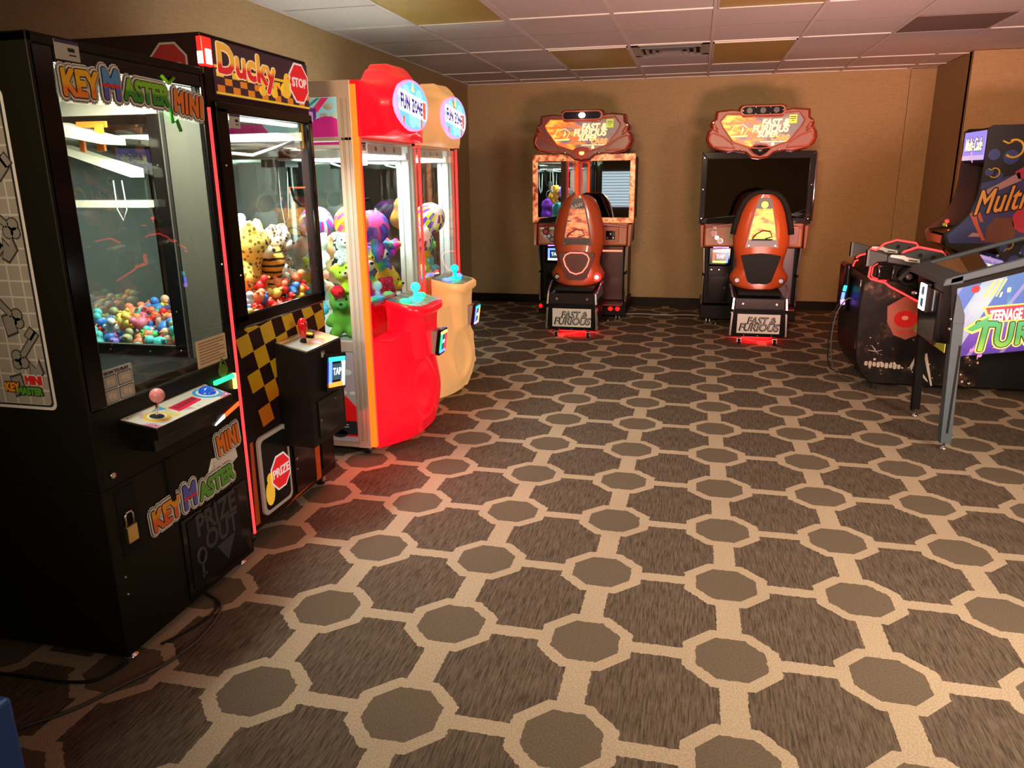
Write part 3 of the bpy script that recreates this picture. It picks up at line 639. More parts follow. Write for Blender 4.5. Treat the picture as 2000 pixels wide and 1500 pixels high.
asset_tag(dm, VX(X0+.016, 2.68, 1.71), 0.07, 0.05)
MB(VX(X0-.004,3.235,1.69)).box(-.006,.006,-.06,.055,0,.001).build('yellow_label', YEL, dm)
screws(dm, [(X0+.015,2.60,1.55),(X0+.015,2.62,1.14)], (1,0,0), .005)
# checkered lower front, coloured yellow at the top to orange at the bottom
def ckmat():
    mm = mat('checker_yellow_to_red', (0.8,0.5,0.02), 0.4); t = NT(mm); z = t.xyz(t.coords())[2]
    t.base(t.ramp(z, [(0.10,(0.55,0.05,0.01)),(0.35,(0.65,0.12,0.01)),(0.60,(0.68,0.22,0.01)),(0.72,(0.62,0.38,0.01)),(0.9,(0.62,0.42,0.02))])); return mm
m = MB(VX(X0,0,0))
def warp(i, j):
    y = 2.560+i*.088; z = .895-j*.080
    return (y+0.026*j, z + 0.010*i)
for i in range(12):
    for j in range(-1, 12):
        if (i+j) % 2: continue
        if j > 2 and i+.3*j > 3.2 and i < 6: continue
        if j > 4 and 0 < i+.3*j-1.8 < 3: continue
        q = [warp(i,j),warp(i+1,j),warp(i+1,j+1),warp(i,j+1)]
        q = [(min(max(a,2.56),3.30), min(max(b,.085),.925-0.0*(a-2.56))) for a, b in q]
        if abs(q[0][0]-q[1][0]) < .003 or abs(q[0][1]-q[2][1]) < .003: continue
        m.prism(q, 0, .002)
m.build('checker_panel', ckmat(), dm)
for q in ([(2.565,.10),(2.595,.10),(2.600,.46),(2.580,.46)],[(3.10,.085),(3.145,.085),(3.150,.34),(3.095,.34)],[(3.20,.30),(3.295,.31),(3.295,.345),(3.19,.345)],[(2.80,.078),(2.83,.078),(2.90,.095),(3.08,.095),(3.08,.085),(2.84,.085)][:4]):
    MB(VX(X0,0,0)).prism(q,0,.002).build('orange_check', mat('check_orange',(.60,.10,.01),.4), dm)
# prize door
fr = VX(X0+.002,2.735,0.29)
pd = MB(fr).prism(rrect(.235,.35,.03),0,.012).build('prize_door_frame', mat('door_trim_white',(0.6,0.58,0.55),0.4), dm)
MB(fr).prism(rrect(.200,.315,.025),.012,.014).build('prize_door', mat('smoky_panel'), pd)
f2 = (Vector(fr[0])+Vector((.014,.03,-.02)),)+fr[1:]
stop_sign(f2, .085, 'PRIZE', .055, pd)
m = MB((Vector(fr[0])+Vector((.014,-.065,-.085)),)+fr[1:]); m.prism(ngon(14,.035,0,0,sy=1.6),0,.001).prism(ngon(12,.024,.006,.065),.0005,.0015)
m.build('duck_picture', CK2, pd)
bx('lower_door', BLKG, dm, X0, X0+.010, 2.90, 3.09, .10, .35, bevel=.003)
bx('lower_door', BLKG, dm, X0, X0+.010, 3.16, 3.285, .12, .30, bevel=.003)
screws(dm, [(X0+.01,2.915,.27),(X0+.01,2.915,.22)], (1,0,0), .007)
# control box
cb = MB().hexa([(X0,2.83,.36),(-1.566,2.83,.36),(-1.566,3.15,.36),(X0,3.15,.36),(X0,2.83,.825),(-1.566,2.83,.79),(-1.566,3.15,.79),(X0,3.15,.825)]).build('control_box', mat('satin_black',(0.012,0.010,0.010),0.3), dm, bevel=.004)
nr = Vector((.035,0,.154)).normalized(); slb = Vector((.154,0,-.035)).normalized()
BFr = ((X0,2.83,.826),(0,1,0),tuple(slb),tuple(nr))
dt = mat('stainless_art', (0.5,0.48,0.45), 0.25, 0.4); t = NT(dt); n_ = t.noise(t.coords(), 9, 1)
t.base(t.ramp(n_, [(0.38,(0.50,0.48,0.47)),(0.50,(0.62,0.45,0.15)),(0.60,(0.65,0.15,0.12)),(0.7,(0.5,0.48,0.46))]))
MB(BFr).box(.006,.314,.004,.154,0,.0015).build('deck_plate', dt, cb)
PB = lambda a,b,c: Vector(BFr[0])+Vector(BFr[1])*a+Vector(BFr[2])*b+Vector(BFr[3])*c
MB().cyl(PB(.11,.08,0),PB(.11,.08,.02),.016,.010).build('joystick_collar', BLKM, cb)
MB().lathe([(.004,0),(.010,.010),(.020,.055),(.021,.075),(.012,.094),(.001,.098)], PB(.11,.08,.012)).build('joystick_handle', mat('glossy_red',(0.6,0.005,0.01),0.12,coat=1), cb)
MB().cyl(PB(.20,.06,0),PB(.20,.06,.014),.024,.022).build('button_ring', BLKG, cb)
MB().cyl(PB(.20,.06,.014),PB(.20,.06,.018),.016).build('button', YEL, cb)
asset_tag(cb, VX(-1.565,2.965,.755),.03,.03)
card_reader(cb, ((-1.566,3.045,.655),(0,.98,-.17),(0,.17,.98),(1,0,0)), .150, .135, (L_CYA,L_W2,mat('red_orange_led',(1,.2,.02),.5,emit=(1,.15,.02),es=4),L_BLU))
bx('coin_door', BLKG, cb, -1.566,-1.560, 2.88,3.12,.39,.56, bevel=.002)
screws(cb, [(-1.56,2.895,.47),(-1.56,3.04,.53)], (1,0,0), .005)
for cx_, cy_ in ((X0-.06,2.60),(X0-.06,3.25),(XB+.06,2.60),(XB+.06,3.25)): caster(dm, cx_, cy_, .034)

# ================================================================ FUN ZONE CLAW MACHINES
def fun_zone(dx, dy, body, label, low=False):
    X0, XB, Y0, Y1 = -1.65+dx, -2.56+dx, 3.66+dy, 4.55+dy
    root = empty('claw_machine', ((X0+XB)/2, (Y0+Y1)/2, 0)); tag(root, label, 'claw machine')
    LITALU = mat('orange_lit_aluminium', (0.72,0.52,0.42), 0.35, .3)  # white aluminium with the strip's orange reflection put into its colour
    # frame
    m = MB(); p = .075
    for xa in (X0-.03-p, XB):
        for ya in (Y0, Y1-p): m.box(xa, xa+p, ya, ya+p, .05, 1.965)
    for z0, z1 in ((.05,.085),(.595,.655),(1.68,1.70),(1.885,1.965)):
        m.box(XB, X0-.03, Y0+.004, Y0+p-.01, z0, z1); m.box(XB, X0-.03, Y1-p+.01, Y1-.004, z0, z1); m.box(XB+.004, XB+p-.01, Y0, Y1, z0, z1)
    m.box(X0-.03-p+.01, X0-.034, Y0, Y1, 1.68, 1.70)
    fr_ = m.build('frame', LITALU, root, bevel=.004)
    m = MB()     # grooves of the extruded posts
    for k in (.022,.030,.052): m.box(X0-.03-p+k, X0-.03-p+k+.003, Y0-.001, Y0+.001, .09, 1.88)
    m.build('post_groove', mat('groove_shadow',(0.30,0.24,0.20),0.6), fr_)
    bx('inner_post', ALU, root, X0-.115, X0-.035, Y1-.115, Y1-.078, .66, 1.68, bevel=.006)
    bx('inner_post', ALU, root, XB+.02, XB+.09, Y1-.115, Y1-.078, .66, 1.68, bevel=.006)
    ip_ = bx('corner_post', ALU, root, X0-.075, X0-.022, Y1-.078, Y1-.012, .66, 1.68, bevel=.006)
    for k in (.018, .034, .050): bx('post_groove', mat('groove_grey',(.30,.33,.32),.5), ip_, X0-.0225, X0-.021, Y1-.078+k, Y1-.078+k+.005, .67, 1.67)
    bx('post_groove', mat('groove_grey'), ip_, X0-.085, X0-.079, Y1-.1165, Y1-.115, .67, 1.67)
    bx('led_strip', L_ORA, root, X0-.030, X0, Y0-.001, Y0+.022, .06, 1.945, bevel=.004)
    bx('led_strip_edge', mat('led_edge_red',(1,.02,.02),.5,emit=(1,.03,.03),es=1.6), root, X0-.004, X0+.003, Y0+.022, Y0+.03, .06, 1.945)
    bx('far_led_strip', mat('led_edge_red'), root, X0-.012, X0+.002, Y1-.012, Y1, .66, 1.69)
    bx('window_pane', GLS, root, X0-.020, X0-.016, Y0+.03, Y1-.012, .66, 1.68)
    bx('side_pane', GLS, root, XB+.07, X0-.105, Y0+.02, Y0+.024, .655, 1.68)
    bx('side_pane', GLS, root, XB+.07, X0-.115, Y1-.024, Y1-.02, .655, 1.68)
    bx('rear_mirror', MIR, root, XB+.076, XB+.080, Y0+.03, Y1-.03, .66, 1.68)
    bx('prize_bed', mat('bed_grey',(0.45,0.45,0.43),0.5), root, XB+.08, X0-.03, Y0+.03, Y1-.03, .60, .66)
    bx('base_panel', BLKM, root, XB+.07, X0-.02, Y0+.05, Y1-.05, .055, .60)
    m = MB().box(XB+.08,X0-.03,Y0+.08,Y0+.11,1.60,1.64).box(XB+.08,X0-.03,Y1-.16,Y1-.13,1.60,1.64).box(X0-.5,X0-.42,Y0+.08,Y1-.13,1.59,1.65).box(X0-.10,X0-.04,Y0+.2,Y1-.2,1.625,1.675)
    gy = m.build('gantry', ALU, root, bevel=.003)
    m = MB()
    for q in (.30,.42,.56): m.cyl((X0-.04,Y0+q,1.65),(X0-.036,Y0+q,1.65),.013,n=12)
    m.build('gantry_wheel', STL, gy)
    MB().tube([(X0-.06,Y0+.05,1.60),(X0-.2,Y0+.2,1.56),(X0-.35,Y0+.4,1.58),(X0-.45,Y0+.6,1.62)],.006,6).build('drive_cable', mat('grey_hose'), gy)
    claw(root, X0-.30, Y0+.62, 1.63, 1.30); 
    MB().box(X0-.62,X0-.48,Y0+.12,Y0+.26,1.56,1.66).build('motor_box', mat('motor_grey',(0.12,0.13,0.13),0.5), gy)
    MB().tube([(X0-.55,Y0+.16,1.56),(X0-.55,Y0+.16,1.36),(X0-.53,Y0+.15,1.26),(X0-.51,Y0+.16,1.30),(X0-.50,Y0+.17,1.54)],.005,6).build('slack_cable', mat('white_cord'), gy)
    MB().tube([(X0-.47,Y0+.14,1.56),(X0-.47,Y0+.14,1.46),(X0-.45,Y0+.14,1.39),(X0-.42,Y0+.15,1.36),(X0-.38,Y0+.17,1.37)],.009,8).build('rubber_cable', RUB, gy)
    area('claw_machine_light', ((X0+XB)/2+.12, (Y0+Y1)/2, 1.67), ((X0+XB)/2+.12, (Y0+Y1)/2, 0.8), .5, .5, 34, (.90,1,.97), 170)
    # side artwork: sky header and lower panel
    def art(z0, z1, cols, nm):
        fr = VY((XB+.075+X0-.105)/2, Y0+.002, (z0+z1)/2); w = (X0-.105)-(XB+.075); h = z1-z0; g = w/2
        bk = MB(fr).box(-g,g,-h/2,h/2,0,.002).build(nm, mat(nm+'_sky', cols[0], .45, emit=cols[0], es=cols[5]), root)
        C = lambda i: mat(nm+str(i), cols[i], .45, emit=cols[i], es=cols[5])
        m = MB(fr)
        for q, r_ in ((-.62*g,.030),(-.52*g,.040),(-.42*g,.028),(.80*g,.024),(.88*g,.030),(.97*g,.018),(.35*g,.03),(.42*g,.022)):
            m.prism([(a,b) for a,b in ngon(12,r_,min(q,g-r_), h*.28 if r_>.026 else h*.05,sy=.55)],.002,.003)
        m.build('cloud_picture', mat('cloud_print',(0.8,0.85,0.78),.5), bk)
        hill = [(g-.22,-h/2),(g,-h/2),(g,-.05*h),(g-.03,.02*h),(g-.07,.03*h),(g-.12,-.04*h),(g-.17,-.22*h)]
        if h > .3: hill = [(g-.24,-h/2+.03),(g,-h/2+.03),(g,-.10*h),(g-.05,.0*h),(g-.10,.08*h),(g-.16,.05*h),(g-.20,-.05*h)]
        MB(fr).prism(hill,.003,.004).prism([(g-.9*w,-h/2+(.03 if h>.3 else 0)),(g-.5*w,-h/2+(.03 if h>.3 else 0)),(g-.6*w,0),(g-.75*w,.06*h)],.003,.004).build('hill_picture', C(1), bk)
        c = g-.15; s_ = .042 if h < .3 else .052; zz = .07*h if h < .3 else .22*h
        MB(fr).prism([(c+s_*.3,zz+s_*.5),(c+s_*1.1,zz+s_*.3),(c+.11,h/2),(c+.07,h/2)],.004,.005).build('hammer_handle_picture', C(4), bk)
        MB(fr).prism([(c-s_*.1,zz+s_*.8),(c-s_*.9,zz+s_*.6),(c+.045,h/2),(c+.065,h/2)],.0035,.0045).build('hammer_shade_picture', mat('teal_print',(0.1,0.5,0.4),.5), bk)
        MB(fr).prism([(c-s_,zz+s_*.5),(c+s_*.5,zz+s_*.35),(c+s_*.5,zz-s_*.8),(c-s_,zz-s_*.65)],.005,.006).build('hammer_head_picture', C(2), bk)
        MB(fr).prism([(c-s_*.7,zz+s_*.3),(c+s_*.3,zz+s_*.2),(c+s_*.3,zz-s_*.6),(c-s_*.7,zz-s_*.45)],.006,.007).build('hammer_face_picture', C(3), bk)
        MB(fr).prism([(c+s_*.5,zz+s_*.35),(c+s_*.95,zz+s_*.75),(c+s_*.9,zz-s_*.3),(c+s_*.5,zz-s_*.8)],.005,.006).prism([(c-s_,zz+s_*.5),(c+s_*.5,zz+s_*.35),(c+s_*.95,zz+s_*.75),(c-s_*.5,zz+s_*.9)],.0048,.0058).build('hammer_side_picture', PUR, bk)
        if h > .3:
            MB(fr).box(g-.21,g,-h/2+.04,-h/2+.12,.0045,.0055).prism(ngon(12,.05,g-.11,-h/2+.045,sy=.5),.0045,.0055).build('dark_badge', DRK, bk)
            MB(fr).box(g-.19,g-.05,-h/2+.095,-h/2+.10,.0056,.006).box(g-.19,g-.05,-h/2+.082,-h/2+.086,.0056,.006).build('badge_lines', WHT, bk)
    art(1.70, 1.885, ((0.30,0.62,0.68),(0.55,0.01,0.20),(0.62,0.35,0.62),(0.72,0.25,0.55),(0.7,0.03,0.12),0.32), 'header_art')
    art(.085, .595, ((0.42,0.33,0.36),(0.80,0.01,0.01),(0.75,0.20,0.15),(0.60,0.03,0.03),(0.8,0.01,0.01),0.12), 'side_art')
    # moulded lower pod, a bulging shell
    Yc = (Y0+Y1)/2
    def D0(z): return .15+.045*math.exp(-((z-.27)/.17)**2) - .02*max(0,(.12-z)/.12)
    ya, yb = Y0+.030, Y1-.01
    def front(y, z):
        t_ = 2*(y-ya)/(yb-ya)-1
        v = D0(z)*max(0.0, 1-abs(t_)**2.6)
        r_ = math.hypot((y-(Yc-.10))/1.0, (z-.31)/1.25)
        v += (.014*math.exp(-((r_-.135)/.022)**2) - .020*(1/(1+math.exp((r_-.105)/.012))))*(1 if abs(t_)<.97 else 0)
        if low:
            q = math.hypot(y-(Yc+.22), z-.30); v += .012*math.exp(-((q-.10-.03*math.sin(6*y))/.02)**2)
            v += .012*math.exp(-(((y-Yc-.12)-.12*math.sin(7*(z-.1)))/.02)**2)
        return X0-.005+max(v, .002)
    ny, nz = 46, 40; vs = []; fs = []
    for j in range(nz+1):
        z = .045+(.655-.045)*j/nz
        for i in range(ny+1):
            y = ya+(yb-ya)*i/ny
            vs.append((front(y, z), y, z + (.02*math.cos(PI*(2*i/ny-1)/2) if j == nz else 0)))
    for j in range(nz):
        for i in range(ny): a = j*(ny+1)+i; fs.append((a,a+1,a+ny+2,a+ny+1))
    n0 = len(vs)
    vs += [(X0-.02,ya,.045),(X0-.02,yb,.045),(X0-.02,yb,.655),(X0-.02,ya,.655)]
    fs.append(tuple([n0+3,n0+2]+[nz*(ny+1)+i for i in range(ny,-1,-1)])); fs.append(tuple([n0,n0+1]+[i for i in range(ny,-1,-1)]))
    fs.append(tuple([n0,n0+3]+[j*(ny+1) for j in range(nz,-1,-1)])); fs.append(tuple([n0+1,n0+2]+[j*(ny+1)+ny for j in range(nz,-1,-1)]))
    m = MB(); m.smooth = True; m.add(vs, fs); pod = m.build('moulded_front', body, root)
    es = pod.modifiers.new('edge','EDGE_SPLIT'); es.split_angle = math.radians(50)
    # pedestal carrying the controls
    def plan(hw, dpt, r_=.09, n=7):
        pts = [(X0-.012, Yc-hw+.02), ]
        for k in range(n+1): a = -PI/2+PI/2*k/n; pts.append((X0+dpt-r_+r_*math.cos(a), Yc-hw+r_+r_*math.sin(a)))
        for k in range(n+1): a = PI/2*k/n; pts.append((X0+dpt-r_+r_*math.cos(a), Yc+hw-r_+r_*math.sin(a)))
        pts.append((X0-.012, Yc+hw-.02)); return pts
    rings = []
    for z, hw, dp in ((.50,.17,.185),(.60,.185,.185),(.68,.19,.185),(.735,.19,.19),(.748,.200,.205),(.762,.210,.215),(.790,.212,.215),(.800,.205,.207)):
        rings.append([(x, y, z + (.035*(X0+.2-x)/.2 if z > .74 else 0)) for x, y in plan(hw, dp)])
    m = MB(); m.smooth = True; m.loft(rings); pe = m.build('control_pedestal', body, root)
    es = pe.modifiers.new('edge','EDGE_SPLIT'); es.split_angle = math.radians(50)
    dm_ = mat('control_artwork', (0.25,0.3,0.25), .3); 
    if not dm_.get('done'):
        dm_['done'] = 1; t = NT(dm_); n_ = t.noise(t.coords(), 22, 2)
        t.base(t.ramp(n_, [(.32,(0.05,0.30,0.40)),(.45,(0.12,0.12,0.14)),(.52,(0.45,0.50,0.15)),(.60,(0.2,0.22,0.22)),(.7,(0.5,0.10,0.35))]))
    dz = lambda x: .800+.035*(X0+.2-x)/.2
    m = MB(); pl_ = plan(.19,.192); m.loft([[(x,y,dz(x)+.001) for x,y in pl_],[(x,y,dz(x)+.004) for x,y in pl_]]); m.build('control_plate', dm_, pe)
    jx, jy = X0+.10, Yc
    J1, J2 = (L_CYA, L_GRN) if not low else (mat('teal_led',(0,.8,.7),.4,emit=(0,.8,.65),es=2.2), L_BLU)
    MB().lathe([(.001,.004),(.045,.004),(.040,.012),(.014,.020),(.012,.05),(.001,.052)], (jx,jy,dz(jx))).build('joystick_base', J1, pe)
    MB().ell((jx,jy,dz(jx)+.075),.027).build('joystick_ball', J1, pe)
    for yy in (jy-.13, jy+.12): MB().lathe([(.001,.004),(.030,.004),(.032,.012),(.022,.024),(.001,.027)], (jx-.015,yy,dz(jx))).build('push_button', J2, pe)
    # clear shield and prize door to the left of the pedestal
    m = MB().box(X0-.012, X0+.10, Y0+.035, Yc-.195, .648, .662); m.build('door_sill', body, root, bevel=.004)
    MB().box(X0-.01,X0-.002,Y0+.035,Yc-.20,.665,.84).build('prize_door', glass('red_door_pane',(1.0,.25,.2) if not low else (1,.7,.5)), root)
    # card reader on the pedestal side facing the aisle
    cr = MB().hexa([(X0+.12,Yc+.0,.50),(X0+.205,Yc+.0,.50),(X0+.205,Yc+.11,.50),(X0+.12,Yc+.11,.50),(X0+.12,Yc+.0,.635),(X0+.225,Yc+.0,.635),(X0+.225,Yc+.11,.635),(X0+.12,Yc+.11,.635)]).build('card_reader_bracket', mat('bracket_grey',(0.30,0.22,0.22),.5), root)
    cols = (L_YEL, L_RED, L_BLU, L_GRN) if not low else (L_CYA, mat('orange2_led',(1,.4,.1),.5,emit=(1,.35,.1),es=3), L_PUR, L_BLU)
    card_reader(cr, ((X0+.218,Yc+.055,.568),(0,1,0),(.14,0,.99),(.99,0,-.14)), .095, .125, cols)
    # marquee shell
    prof = [(0,.262),(.14,.268),(.20,.280),(.31,.350),(.36,.382),(.60,.388),(.66,.37),(.73,.31),(.80,.26),(.885,.21)]
    def ztop(u):
        for (a,b),(c,d) in zip(prof, prof[1:]):
            if u <= c: w_ = (u-a)/(c-a); w_ = w_*w_*(3-2*w_); return b+(d-b)*w_
        return prof[-1][1]
    ny, nz = 44, 22; vs = []; fs = []
    for side in (0, 1):
        for j in range(nz+1):
            for i in range(ny+1):
                u = .885*i/ny; y = Y0+.005+u; h = ztop(u); z = 1.70+h*j/nz
                t_ = 2*i/ny-1; e = math.hypot((u-.40)/.27, (z-1.870)/.155)
                bulge = .02+.045*max(0,1-abs(t_)**5)*max(0,1-abs(2*j/nz-1)**8)+.08/(1+math.exp((e-1.0)/.05))
                if low: bulge += .008*math.sin(16*u+9*(z-1.7))*max(0,1-abs(t_)**4)
                vs.append((X0+bulge if side == 0 else XB+.30, y, z))
    N = (ny+1)*(nz+1)
    for j in range(nz):
        for i in range(ny):
            a = j*(ny+1)+i; fs.append((a,a+1,a+ny+2,a+ny+1)); fs.append((N+a,N+a+ny+1,N+a+ny+2,N+a+1))
    for i in range(ny): fs.append((i,N+i,N+i+1,i+1)); a = nz*(ny+1)+i; fs.append((a,a+1,N+a+1,N+a))
    for j in range(nz): a = j*(ny+1); fs.append((a,a+ny+1,N+a+ny+1,N+a)); b_ = a+ny; fs.append((b_,N+b_,N+b_+ny+1,b_+ny+1))
    m = MB(); m.smooth = True; m.add(vs, fs); mq = m.build('marquee', body, root)
    es = mq.modifiers.new('edge','EDGE_SPLIT'); es.split_angle = math.radians(50)
    # keep the marquee shallow: slide its back wall to just behind the posts
    for v in mq.data.vertices:
        if v.co.x < -0.1: v.co.x = (X0-.07)-root.location.x
    # round badge
    LP = mat('badge_rim', (0.75,0.5,0.8), .4, emit=(0.75,0.35,0.85), es=.8); SK = mat('badge_sky', (0.2,0.6,0.9), .4, emit=(0.15,0.65,0.95), es=.9)
    fr = VX(X0+.146, Y0+.40, 1.870)
    bd = MB(fr).prism(ngon(48,.240,sy=.54),-.08,.004).build('badge', LP, mq)
    MB(fr).prism(ngon(36,.222,sy=.53),.004,.006).build('badge_face', SK, bd)
    m = MB(fr)
    for a, b, r_ in ((-.10,.06,.05),(.09,.05,.05),(-.02,-.07,.055),(.07,-.08,.035)): m.prism(ngon(18,r_,a,b,sy=.75),.006,.0068)
    m.build('bubble_picture', mat('badge_aqua',(0.35,0.85,0.95),.4,emit=(0.3,0.85,0.95),es=.9), bd)
    MB(fr).prism([(-.03,.07),(-.005,.118),(.02,.07)],.0066,.0074).build('tent_picture', mat('badge_yellow',(0.9,0.85,0.3),.4,emit=(0.9,.85,.3),es=.8), bd)
    m = MB(fr)
    for k in range(11):
        a = -.19+k*.036; m.prism(ngon(10,.030,a,.032-a*.10,sy=.8),.007,.0078); m.prism(ngon(10,.030,a,-.030-a*.10,sy=.8),.007,.0078)
    m.prism([(-.20,.05),(.20,.01),(.20,-.06),(-.20,-.03)],.007,.0078)
    m.build('badge_cloud', mat('badge_white',(0.9,0.9,0.95),.4,emit=(0.95,0.93,1),es=.85), bd)
    NV = mat('badge_navy',(0.02,0.01,0.30),.4,emit=(0.03,0.01,0.35),es=.5)
    o_ = Vector(fr[0])+Vector((.0078,0,0))
    bubble('FUN', (o_+Vector((0,-.130,.007)),(0,1,-.08),(0,0,1),(1,0,0)), .098, [(.0040,NV)], bd, sx=.66, spacing=1.1)
    bubble('ZONE', (o_+Vector((0,.046,-.009)),(0,1,-.08),(0,0,1),(1,0,0)), .090, [(.0038,NV)], bd, sx=.60, spacing=1.12)
    MB(fr).prism([(.135,.030),(.180,.026),(.180,-.062),(.135,-.056)],.0078,.0086).build('badge_red_block', mat('badge_red',(0.9,0.1,0.05),.4,emit=(0.95,0.12,0.05),es=.9), bd)
    MB(fr).prism([(-.17,-.06),(-.14,-.06),(-.15,-.10),(-.16,-.09)],.0066,.0074).prism([(.10,-.05),(.125,-.05),(.12,-.10),(.10,-.11)],.0066,.0074).build('badge_ribbon', mat('badge_red'), bd)
    asset_tag(root, VX(X0-.012, Y0+.075, 1.655), .08, .04)
    caster(root, X0-.08, Y0+.06, .034); caster(root, X0-.08, Y1-.06, .034); caster(root, XB+.08, Y0+.06, .034); caster(root, XB+.08, Y1-.06, .034)
    return root
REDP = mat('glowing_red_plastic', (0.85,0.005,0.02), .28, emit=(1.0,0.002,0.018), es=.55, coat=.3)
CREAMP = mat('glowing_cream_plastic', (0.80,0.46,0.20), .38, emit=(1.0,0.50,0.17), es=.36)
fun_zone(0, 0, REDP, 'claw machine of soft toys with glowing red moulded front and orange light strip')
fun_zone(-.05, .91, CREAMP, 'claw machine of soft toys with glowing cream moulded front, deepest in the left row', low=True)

# ================================================================ PRIZES
def setmat(o, m, i=0):
    o.material_slots[i].link = 'OBJECT'; o.material_slots[i].material = m
def duck_mesh():
    m = MB(); m.ell((0,0,0.020),(0.028,0.021,0.020),nu=12,nv=8); m.ell((0.016,0,0.046),0.0165,nu=12,nv=8); m.ell((-.027,0,.028),(.010,.008,.007),nu=8,nv=6)
    m.cur = 1; m.ell((0.034,0,0.043),(0.009,0.008,0.0035),nu=8,nv=6)
    return m
DCOL = [('red',(0.80,0.03,0.02)),('coral',(0.90,0.22,0.10)),('pink',(0.75,0.16,0.25)),('orange',(0.90,0.30,0.03)),('yellow',(0.85,0.62,0.10)),('aqua',(0.10,0.52,0.50)),
        ('blue',(0.06,0.20,0.60)),('violet',(0.22,0.14,0.50)),('green',(0.10,0.55,0.06)),('olive',(0.40,0.36,0.18)),('peach',(0.85,0.45,0.28)),('white',(0.75,0.72,0.65))]
DM = [mat('rubber_'+n, c, .45) for n, c in DCOL]
dbase = None; prng = random.Random(11)
ORB = mat('duck_beak_orange', (0.85,0.28,0.03), .4)
nd = 0
for layer in range(3):
    sp_ = .056
    for ix in range(15):
        for iy in range(13):
            x = -1.771-ix*sp_+(layer%2)*.028+prng.uniform(-.010,.010); y = 2.585+iy*sp_*.97+prng.uniform(-.010,.010)
            h = .90+.10*math.exp(-((y-3.0)/.3)**2)
            zt = (.945 if x > -1.96 else .80) + layer*.050 + prng.uniform(-.008,.008)
            lim = (1.01 if x > -1.96 else .80 + .15*min(1,max(0,(y-2.56)/.30)) + .03)
            if x > -1.760 or x < -2.56 or y > 3.26 or zt > lim+.03: continue
            if layer == 0 and x <= -1.96 and y > 2.68: continue
            if layer == 1 and y > 2.85 and x < -1.96: continue
            nearfront = x > -1.92
            if nearfront: ci = prng.choice([0,0,0,0,1,3,1,6,11,4])
            else: ci = prng.choice([0,1,2,2,3,4,5,5,7,8,9,10,11,6,1,0,9,10])
            if nd >= 292: continue
            nm, c = DCOL[ci]
            if dbase is None:
                o = duck_mesh().build('rubber_duck', [DM[0], ORB]); o.location = (0,0,0)
                # origin at the belly
                dbase = o; me_ = o.data
            else:
                o = dbase.copy(); COL.objects.link(o)
            o.location = (x, y, zt); s_ = prng.uniform(.92,1.12) if nearfront else prng.uniform(1.0,1.22); o.scale = (s_,s_,s_)
            o.rotation_euler = (prng.uniform(-1.3,1.3), prng.uniform(-1.0,1.0), prng.uniform(0,2*PI))
            setmat(o, DM[ci])
            where = 'near the front pane of' if nearfront else 'deep inside'
            o['label'] = f'small {nm} rubber duck in the pile {where} the duck claw machine'
            o['category'] = 'rubber duck'; o['group'] = f'{nm} rubber ducks piled {where} the duck claw machine'
            nd += 1

def striped_ball(name, loc, r, cols, rot, label, group=None):
    m = MB()
    def mf(i, j):
        g = i//4
        if j <= 1 or j >= 10: return 2
        if i % 4 == 0: return 2
        return (g + (j//2 if True else 0)) % 2 if (i % 4 != 2) else (g+j//2+1) % 2
    m.ell((0,0,0), r, nu=24, nv=12, mf=mf)
    o = m.build(name, [mat('plush_'+c, PC[c], .85, spec=.1) for c in cols]); o.location = loc; o.rotation_euler = rot
    tag(o, label, 'ball', group); return o
PC = dict(purple=(0.22,0.04,0.50), lime=(0.55,0.80,0.05), white=(0.82,0.84,0.80), pink=(0.85,0.10,0.40), orange=(0.95,0.38,0.05), blue=(0.08,0.16,0.70), yellow=(0.90,0.70,0.05),
          magenta=(0.70,0.03,0.35), red=(0.75,0.02,0.03), green=(0.10,0.42,0.06), teal=(0.10,0.45,0.50), black=(0.02,0.02,0.02), tan=(0.65,0.42,0.20), cream=(0.80,0.68,0.42),
          gold=(0.75,0.45,0.05), peach=(0.85,0.45,0.32), sky=(0.10,0.50,0.75), grey=(0.45,0.45,0.42), leaf=(0.20,0.50,0.06), brown=(0.25,0.13,0.09))
def pm(c): return mat('plush_'+c, PC[c], .9, spec=.1)
def spotted(name, base, spots, sc, th=.6):
    if name in MATS: return MATS[name]
    m = mat(name, base, .9, spec=.1); t = NT(m); co = t.coords(); v = t.new('ShaderNodeTexVoronoi'); v.inputs['Scale'].default_value = sc; t.l.new(co, v.inputs['Vector'])
    t.base(t.mix(t.m('LESS_THAN', v.outputs['Distance'], th), base, spots)); return m
def striped(name, base, st, sc, axis=0):
    if name in MATS: return MATS[name]
    m = mat(name, base, .9, spec=.1); t = NT(m); co = t.coords(); n = t.noise(co, 12, 2)
    f = t.m('SINE', t.m('ADD', t.m('MULTIPLY', t.xyz(co)[axis], sc), t.m('MULTIPLY', n, 5)))
    t.base(t.mix(t.m('GREATER_THAN', f, .45), base, st)); return m
def rainbow(name, sc=9, axis=0):
    if name in MATS: return MATS[name]
    m = mat(name, (1,1,1), .9, spec=.1); t = NT(m); f = t.m('FRACT', t.m('ADD', t.m('MULTIPLY', t.xyz(t.coords())[axis], sc), .2))
    t.base(t.ramp(f, [(0,(0.80,0.03,0.20)),(.18,(0.9,0.25,0.05)),(.34,(0.85,0.7,0.05)),(.52,(0.10,0.60,0.15)),(.70,(0.05,0.25,0.75)),(.86,(0.35,0.08,0.6)),(1,(0.80,0.03,0.35))])); return m
